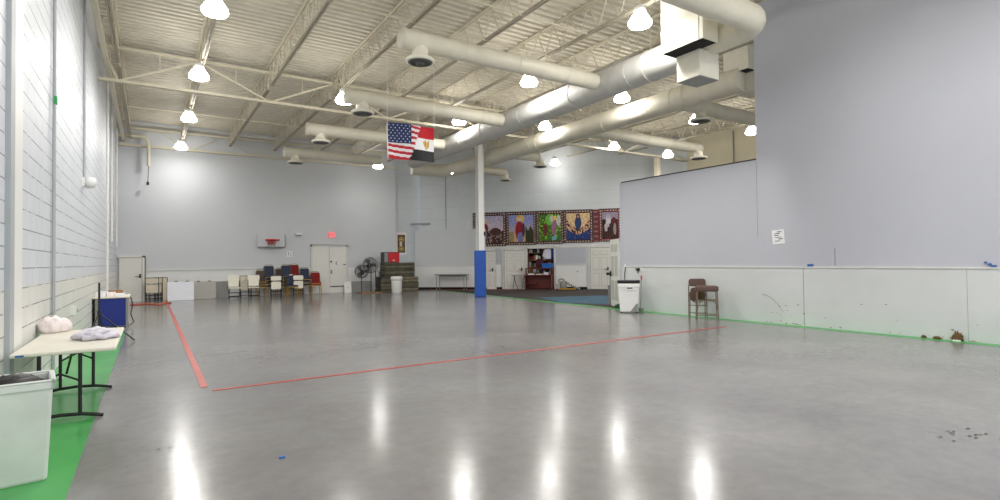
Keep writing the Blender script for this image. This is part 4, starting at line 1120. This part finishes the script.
m.build('base', 'black', t)
# small black side table left of the desk
t = thing('side_table', 'small grey-topped stand with thin black legs left of the red desk', 'table'); t.matrix_world = MBW @ Matrix.Translation((bU(521.5, 285), -.6, .01))
MB().box(-.36, .36, -.2, .2, .70, .72).build('tabletop', 'dgrey', t)
for s in (-1, 1): MB().tube([(s*.26, -.15, .7), (s*.1, .1, 0)], .014, 6).build('leg', 'black', t); MB().tube([(s*.26, .15, .7), (s*.3, -.12, 0)], .014, 6).build('leg', 'black', t)
# coffee stool with white spots in front of the desk left
t = thing('dotted_pole', 'thin white-spotted pole leaning between side table and red desk', 'pole'); t.matrix_world = MBW @ Matrix.Translation((bU(526, 285), -.85, .01))
MB().tube([(0, 0, 0), (.04, .1, .66)], .018, 8).build('shaft', 'black', t)
for k in range(6): MB().tube([(.04*k/6, .1*k/6, .05+.1*k), (.04*k/6+.003, .1*k/6, .09+.1*k)], .022, 8).build('white_band', 'white', t)
# floor cleaner
t = thing('floor_cleaner', 'grey and black floor cleaner with spotted hose on a yellow base', 'vacuum'); t.matrix_world = MBW @ Matrix.Translation((bU(565, 285), -.5, 0.008))
MB().box(-.25, .55, -.2, .12, .02, .06).build('yellow_base', 'yellow', t, .01)
MB().lathe([(.001, 0), (.16, 0), (.17, .05), (.17, .28), (.12, .36), (.001, .38)], (-.05, 0, .06), 20).build('canister', 'dgrey', t)
MB().box(-.38, -.2, -.12, .12, .04, .3).build('battery_box', 'grey', t, .02)
hp = [(-.02, -.05, .42), (.12, -.1, .36), (.28, -.14, .26), (.45, -.18, .17), (.62, -.22, .1), (.78, -.24, .05)]
hs = MB().tube(hp, .045, 10).build('hose', 'black', t)
m = MB()
for i in range(5):
    for f in (.2, .7):
        a = Vector(hp[i]).lerp(Vector(hp[i+1]), f); b = Vector(hp[i]).lerp(Vector(hp[i+1]), f+.18); m.tube([a, b], .048, 10)
m.build('hose_ring', 'white', hs)
MB().tube([(-.12+.14*math.cos(k*PI/6), 0, .42+.1*math.sin(k*PI/6)) for k in range(12)], .02, 6, close=True).build('handle', 'black', t)
o = MB().lathe([(.001, 0), (.03, 0), (.03, .012), (.001, .012)], (0, 0, 0), 10, axis='y').build('wall_outlet', 'black'); o.matrix_world = MBW @ Matrix.Translation((bU(577.5), -.03, on_b(577.5, 271.5)[1])); tag(o, 'small dark outlet on the white wainscot between closet and far right door', 'outlet')
# grey bench table at the panel
t = thing('work_table', 'long grey metal table before the grey wall panel, left of the column', 'table'); t.matrix_world = MBW @ Matrix.Translation(((bU(439)+bU(470.5))/2, -.55, 0))
tw = (bU(468)-bU(437))/2; zt_ = on_b(452, 273.5)[1]-.02
MB().box(-tw, tw, -.3, .3, zt_-.04, zt_).build('tabletop', 'greys', t, .005)
for sx in (-1, 1):
    for sy in (-1, 1): MB().tube([(sx*(tw-.12), sy*.24, zt_-.04), (sx*(tw-.12), sy*.24, 0)], .018, 8).build('leg', 'greys', t)
MB().box(-tw+.12, tw-.12, .22, .24, .12, .14).build('stretcher', 'greys', t); MB().box(-tw+.1, tw-.1, .2, .22, zt_-.12, zt_-.04).build('apron', 'greys', t)

# ------------------------------------------------------------------ open door at the end of the partition
d = struct_thing('door_6', (11.66, 11.5, 0)); d.rotation_euler.z = math.atan2(.95, .55)
zt6 = 2.06
def mirror_leaf(parent):
    MB().box(0, .98, -.02, .02, .01, zt6).build('door_leaf', 'door', parent)
    m = MB()
    for (a, b) in ((.12, .44), (.54, .86)):
        for (c, dd) in ((.2, .8), (.95, 1.55), (1.68, 1.9)):
            m.box(a, b, .019, .028, c, dd)
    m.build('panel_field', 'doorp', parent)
    MB().box(.84, .92, .02, .06, .92, 1.08).bar((.86, .09, .99), (.7, .09, .99), .03).build('door_handle', 'black', parent)
mirror_leaf(d)
t = thing('lock_box', 'small black metal lock bracket sticking out beside the open white door', 'bracket', (12.45, 12.6, .94))
MB().box(-.22, .08, -.05, .05, 0, .09).build('case', 'black', t, .01); MB().bar((-.1, 0, 0), (-.1, 0, -.35), .02).bar((.05, 0, 0), (.05, 0, -.35), .02).build('bracket_rod', 'greys', t)
MB().box(-.16, .06, -.04, .04, -.94, -.32).build('stand', 'greys', t)
o = MB().tube([(XS-.05, 14.0, 0), (XS-.05, 14.0, H-.2)], .025, 6).build('conduit', 'greys'); tag(o, 'thin grey vertical conduit on the cream side wall above the low partition', 'conduit')
# white bin with black bag
q = fl(629, 312.3)
t = thing('rolling_trash_bin', 'white rolling trash bin lined with black bag at the partition end', 'bin', (q.x+.0, q.y+.0, 0), -.8)
MB().frustum(-.235, .235, -.2, .2, .03, -.275, .275, -.24, .24, .80).build('body', 'white', t, .02)
MB().box(-.29, .29, -.26, -.22, .70, .76).box(-.29, .29, .22, .26, .70, .76).build('grip_rim', 'white', t, .01)
m = MB().frustum(-.28, .28, -.245, .245, .79, -.31, .31, -.275, .275, .87); m.build('black_bag', 'blackp', t, .02)
MB().box(-.08, .12, -.268, -.225, .62, .72).build('paper_label', 'paper', t)
MB().box(-.05, .1, -.27, -.268, .655, .69).build('label_print', 'ink', t)
MB().frustum(.03, .22, -.205, -.19, .03, .19, .24, -.225, -.205, .25).build('grey_patch', 'dgrey', t)
for s in (-1, 1): MB().lathe([(.001, -.03), (.07, -.03), (.07, .03), (.001, .03)], (s*.2, .2, .07), 14, axis='x').build('wheel', 'blackp', t)
# broom
t = thing('broom', 'thin broom with red grip leaning on the wall right of the trash bin', 'broom', (XR-.16, 10.42, 0))
q = on_x(641, 276, XR-.1)
MB().tube([(0, 0, .1), (.06, 0, q.z-.06)], .011, 8).build('handle', 'greys', t); MB().tube([(.055, 0, q.z-.1), (.065, 0, q.z+.02)], .022, 8).build('red_grip', 'redbox', t)
MB().box(-.03, .03, -.1, .1, .02, .1).build('brush_head', 'dgrey', t, .01)
t = thing('wall_latch', 'black cord and hook hanging at the end of the wall rail', 'hook', (XR-.03, YE-.15, 1.2))
MB().tube([(0, 0, .05), (-.01, .03, -.15), (-.02, .04, -.35)], .012, 6).build('cord', 'black', t)
MB().box(-.02, .01, -.03, .03, .02, .1).build('hook', 'white', t)
o = MB().box(XR-.05, XR-.012, 10.55, 10.66, 1.12, 1.19).tube([(XR-.03, 10.6, 1.12), (XR-.03, 10.6, 1.05)], .01, 6).build('door_catch', 'black', None); tag(o, 'small black catch just below the wall rail above the trash bin', 'catch')
tag(lump('shoe_rag', 'darkgreen', None, 0, 0, .05, .12, .16, .1, .3, 9), 'crumpled dark green rag on the floor at the partition end', 'rag'); o = bpy.data.objects['shoe_rag']; o.name = 'green_rag'; o.location = (XR+.1, YE+.28, 0); o.scale = (.7, .7, .8)

# ------------------------------------------------------------------ brown padded folding chairs
def padded(hback, w_, lab, loc, rz, seatdown=True):
    t = thing('padded_folding_chair', lab, 'chair', loc, rz, group='brown padded folding chairs')
    h = w_/2
    MB().panel(w_, .16, .06, .045, T(0, .2, hback-.16, -.1)).build('backrest', 'brownf', t, .015)
    MB().panel(w_-.06, .38, .06, .05, T(0, -.18, .44, -PI/2)).build('seat', 'brownf', t, .015)
    for s in (-1, 1):
        MB().tube([(s*h*.96, .22, hback-.06), (s*h*.96, .16, .5), (s*h*.96, -.2, 0)], .013, 8).build('leg', 'bframe', t)
        MB().tube([(s*h*.86, -.12, .42), (s*h*.86, .24, 0)], .013, 8).build('leg', 'bframe', t)
        MB().tube([(s*h*.3, .17, .40), (s*h*.7, .18, .37), (s*h*.86, .2, .22)], .01, 6).build('brace', 'bframe', t)
    MB().tube([(-h*.96, -.14, .08), (h*.96, -.14, .08)], .01, 6).tube([(-h*.86, .2, .1), (h*.86, .2, .1)], .01, 6).tube([(-h*.86, .17, .42), (h*.86, .17, .42)], .012, 6).build('stretcher', 'bframe', t)
    return t
t = thing('padded_folding_chair', 'folded brown padded chair standing upright behind the brown stool', 'chair', (11.2, 8.45, 0), -.85)
MB().panel(.40, .19, .07, .05, T(0, .08, .76, -.06)).build('backrest', 'brownf', t, .02)
MB().panel(.33, .34, .08, .05, T(0, .0, .40, -.06)).build('seat', 'brownf', t, .015)
m = MB().tube([(-.19, .06, .80), (-.2, .04, .62), (-.16, .03, .45), (-.06, .02, .37), (.06, .02, .37), (.16, .03, .45), (.2, .04, .62), (.19, .06, .80)], .013, 8); m.build('back_frame', 'bframe', t)
for s_ in (-1, 1):
    MB().tube([(s_*.2, .06, .8), (s_*.205, .03, .5), (s_*.21, -.02, 0)], .013, 8).build('leg', 'bframe', t)
    MB().tube([(s_*.17, .06, .62), (s_*.175, .1, 0)], .012, 8).build('leg', 'bframe', t)
MB().tube([(-.205, .01, .3), (.205, .01, .3)], .01, 6).build('stretcher', 'bframe', t); MB().tube([(-.21, -.01, .12), (.21, -.01, .12)], .01, 6).build('stretcher', 'bframe', t)
o = lump('crumpled_cloth', 'debris', None, 0, 0, 0, .10, .06, .11, .35, 15, flat=False); o.location = (11.14, 8.36, .60); tag(o, 'crumpled brown and tan cloth tucked between folded chair and stool', 'cloth')
t = thing('padded_stool', 'brown padded high stool with thin metal legs by the right wall', 'stool', (10.98, 8.03, 0), -.85)
MB().panel(.50, .40, .08, .13, T(0, -.2, .735, -PI/2)).build('seat', 'brownf', t, .035)
for sx in (-1, 1):
    for sy in (-1, 1):
        MB().tube([(sx*.215, sy*.15, .68), (sx*.235, sy*.17, 0)], .013, 8).build('leg', 'bframe', t)
    MB().tube([(sx*.09, -.155, .46), (sx*.16, -.16, .43), (sx*.21, -.165, .33), (sx*.225, -.167, .24)], .011, 6).build('brace', 'bframe', t)
    MB().tube([(sx*.225, -.16, .25), (sx*.225, .16, .25)], .01, 6).build('stretcher', 'bframe', t)
for sy in (-1, 1):
    MB().tube([(-.22, sy*.16, .46), (.22, sy*.16, .46)], .012, 6).build('stretcher', 'bframe', t)
    MB().tube([(-.23, sy*.165, .12), (.23, sy*.165, .12)], .01, 6).build('stretcher', 'bframe', t)

# ------------------------------------------------------------------ right wall bits
q = on_x(779, 244, XR)
paper_sheet('white printed notice taped slightly crooked on the tall right wall', (XR-.002, q.y, q.z), .27, .31, 'x', [(.03, .255, .1, .018), (-.02, .22, .12, .016), (-.04, .18, .1, .016), (.0, .14, .14, .012), (.05, .10, .1, .018), (-.02, .06, .12, .014)], -.06)
def chip(px, py, w_, h_, lab, nb=2):
    q = on_x(px, py, XR-.03); m = MB()
    for k in range(nb): m.box(XR-.034, XR-.002, q.y-w_/2+k*w_*.4, q.y+w_/2-(nb-1-k)*w_*.3, 1.252+k*h_/nb, 1.252+(k+1)*h_/nb)
    tag(m.build('masking_tape', 'tape'), lab, 'tape')
chip(810, 265, .11, .05, 'small blue masking tape tab on the wall rail below the notice', 1)
chip(990, 263, .15, .09, 'larger ragged blue masking tape on the wall rail at right edge', 3)
q = on_x(959, 341, XR)
t = thing('debris_heap', 'brown crumbling heap of plaster debris at the foot of right wall', 'debris', (XR-.06, q.y, 0))
lump('crumbled_plaster', 'debris', t, 0, 0, .035, .05, .075, .09, .5, 41); lump('white_chunk', 'white', t, -.04, 0, .01, .02, .06, .02, .3, 4)
for i, (px, s, lab) in enumerate(((925, .035, 'small brown chip on the green strip, left of the debris heap'), (938, .05, 'flat brown scrap between the small chip and the debris heap'))):
    q = on_x(px, 338, XR); o = lump('debris_chip', 'debris', None, 0, 0, .012, .03, s, .03, .4, 50+i); o.location = (XR-.05, q.y, 0.004); tag(o, lab, 'debris')
# floor dirt
def stain(px, py, s, lab, seed):
    q = fl(px, py); rr = random.Random(seed); m = MB()
    for k in range(22):
        cx, cy = q.x+rr.gauss(0, s), q.y+rr.gauss(0, s*.6); r = rr.uniform(.004, .022)*s*9
        m.poly([(cx+r*math.cos(a)*rr.uniform(.6, 1.3), cy+r*.6*math.sin(a)*rr.uniform(.6, 1.3), .0035) for a in [k2*PI/4 for k2 in range(8)]])
    tag(m.build('floor_stain', 'seam'), lab, 'stain')
stain(172, 448, .07, 'dark scraped stain on the floor, left foreground beyond the green strip', 2)
stain(628, 441, .05, 'speckled dark stain on the floor in the right middle foreground', 3)
stain(958, 436, .12, 'faint dark scuff on the floor at the right foreground', 4)
o = MB().box(-.02, .02, -.012, .012, 0, .012).build('paper_scrap', 'tape'); o.location = fl(282, 458); tag(o, 'tiny blue scrap on the floor in the left foreground', 'litter')

# ------------------------------------------------------------------ flag
YF = 12.6
a = on_y(388, 158, YF); b = on_y(434.5, 128, YF)
FW, FH = b.x-a.x, b.z-a.z
t = thing('combined_flag', 'hanging flag, half American stars and stripes, half Egyptian tricolour', 'flag', (a.x, YF, a.z))
wv = lambda u, v: .05*math.sin(u*7+v*2)
ubd = lambda v: .44+.26*v
sag = Matrix(((1, 0, 0, 0), (0, 1, 0, 0), (0, 0, 1, 0), (0, 0, 0, 1)))
def usf(u, v):
    if u > ubd(v)+.012*math.sin(v*60): return None
    if u < .48 and v > .46: return None
    vv = v+.12*u-.04
    return (178, 30, 48) if int(max(0, vv)*13) % 2 == 0 else (226, 218, 222)
def canton(u, v):
    if not (u < .48 and v > .46): return None
    return (34, 52, 98)
def egy(u, v):
    if u <= ubd(v)+.012*math.sin(v*60): return None
    if v > .66: return (186, 10, 34)
    if v > .32: return (228, 228, 230)
    return (26, 26, 30)
grid('stripes', FW, FH, 90, 64, usf, t, sag, wv); cant = grid('canton', FW, FH, 90, 64, canton, t, sag, wv); tric = grid('tricolour', FW, FH, 90, 64, egy, t, sag, wv)
m = MB(); srow = 0
for r in range(7):
    for c in range(6 if r % 2 == 0 else 5):
        u = (.035+c*.08+(0 if r % 2 == 0 else .04)); v = .5+r*.073
        if u > .46: continue
        R_ = .016; y = wv(u, v)-.006; pts = []
        for k in range(10):
            rad = R_ if k % 2 == 0 else R_*.45; aa = PI/2+k*PI/5; pts.append((u*FW+rad*math.cos(aa)*1.2, y, v*FH+rad*math.sin(aa)*1.2))
        m.poly(pts)
m.build('stars', 'white', cant)
m = MB(); u0_, v0_ = .79, .49; y = wv(u0_, v0_)-.012
def ep(pts): m.poly([((u0_+p[0]*.085)*FW, y, (v0_+p[1]*.14)*FH) for p in pts])
ep([(-.3, -.6), (.3, -.6), (.3, .5), (-.3, .5)]); ep([(-.25, .5), (0, 1), (.25, .5)]); ep([(-1, .9), (-.35, .4), (-.35, -.4), (-.7, -.9), (-1, -.2)]); ep([(1, .9), (1, -.2), (.7, -.9), (.35, -.4), (.35, .4)]); ep([(-.5, -1), (.5, -1), (.4, -.7), (-.4, -.7)])
m.build('eagle_emblem', 'gold', tric)
MB().tube([(0, wv(0, 1), FH), (0, 0, H-.6-a.z)], .006, 5).tube([(FW, wv(1, 1), FH), (FW, 0, H-.6-a.z)], .006, 5).tube([(0, wv(0, 0), 0), (0, wv(0, 1), FH)], .01, 5).build('hanging_wire', 'white', t)

# ------------------------------------------------------------------ world and view
w_ = bpy.data.worlds.new('world'); bpy.context.scene.world = w_; w_.use_nodes = True
bg = w_.node_tree.nodes['Background']; bg.inputs[0].default_value = (.93, .96, 1, 1); bg.inputs[1].default_value = 1.3
vs_ = bpy.context.scene.view_settings; vs_.view_transform = 'Standard'; vs_.look = 'None'; vs_.exposure = .1
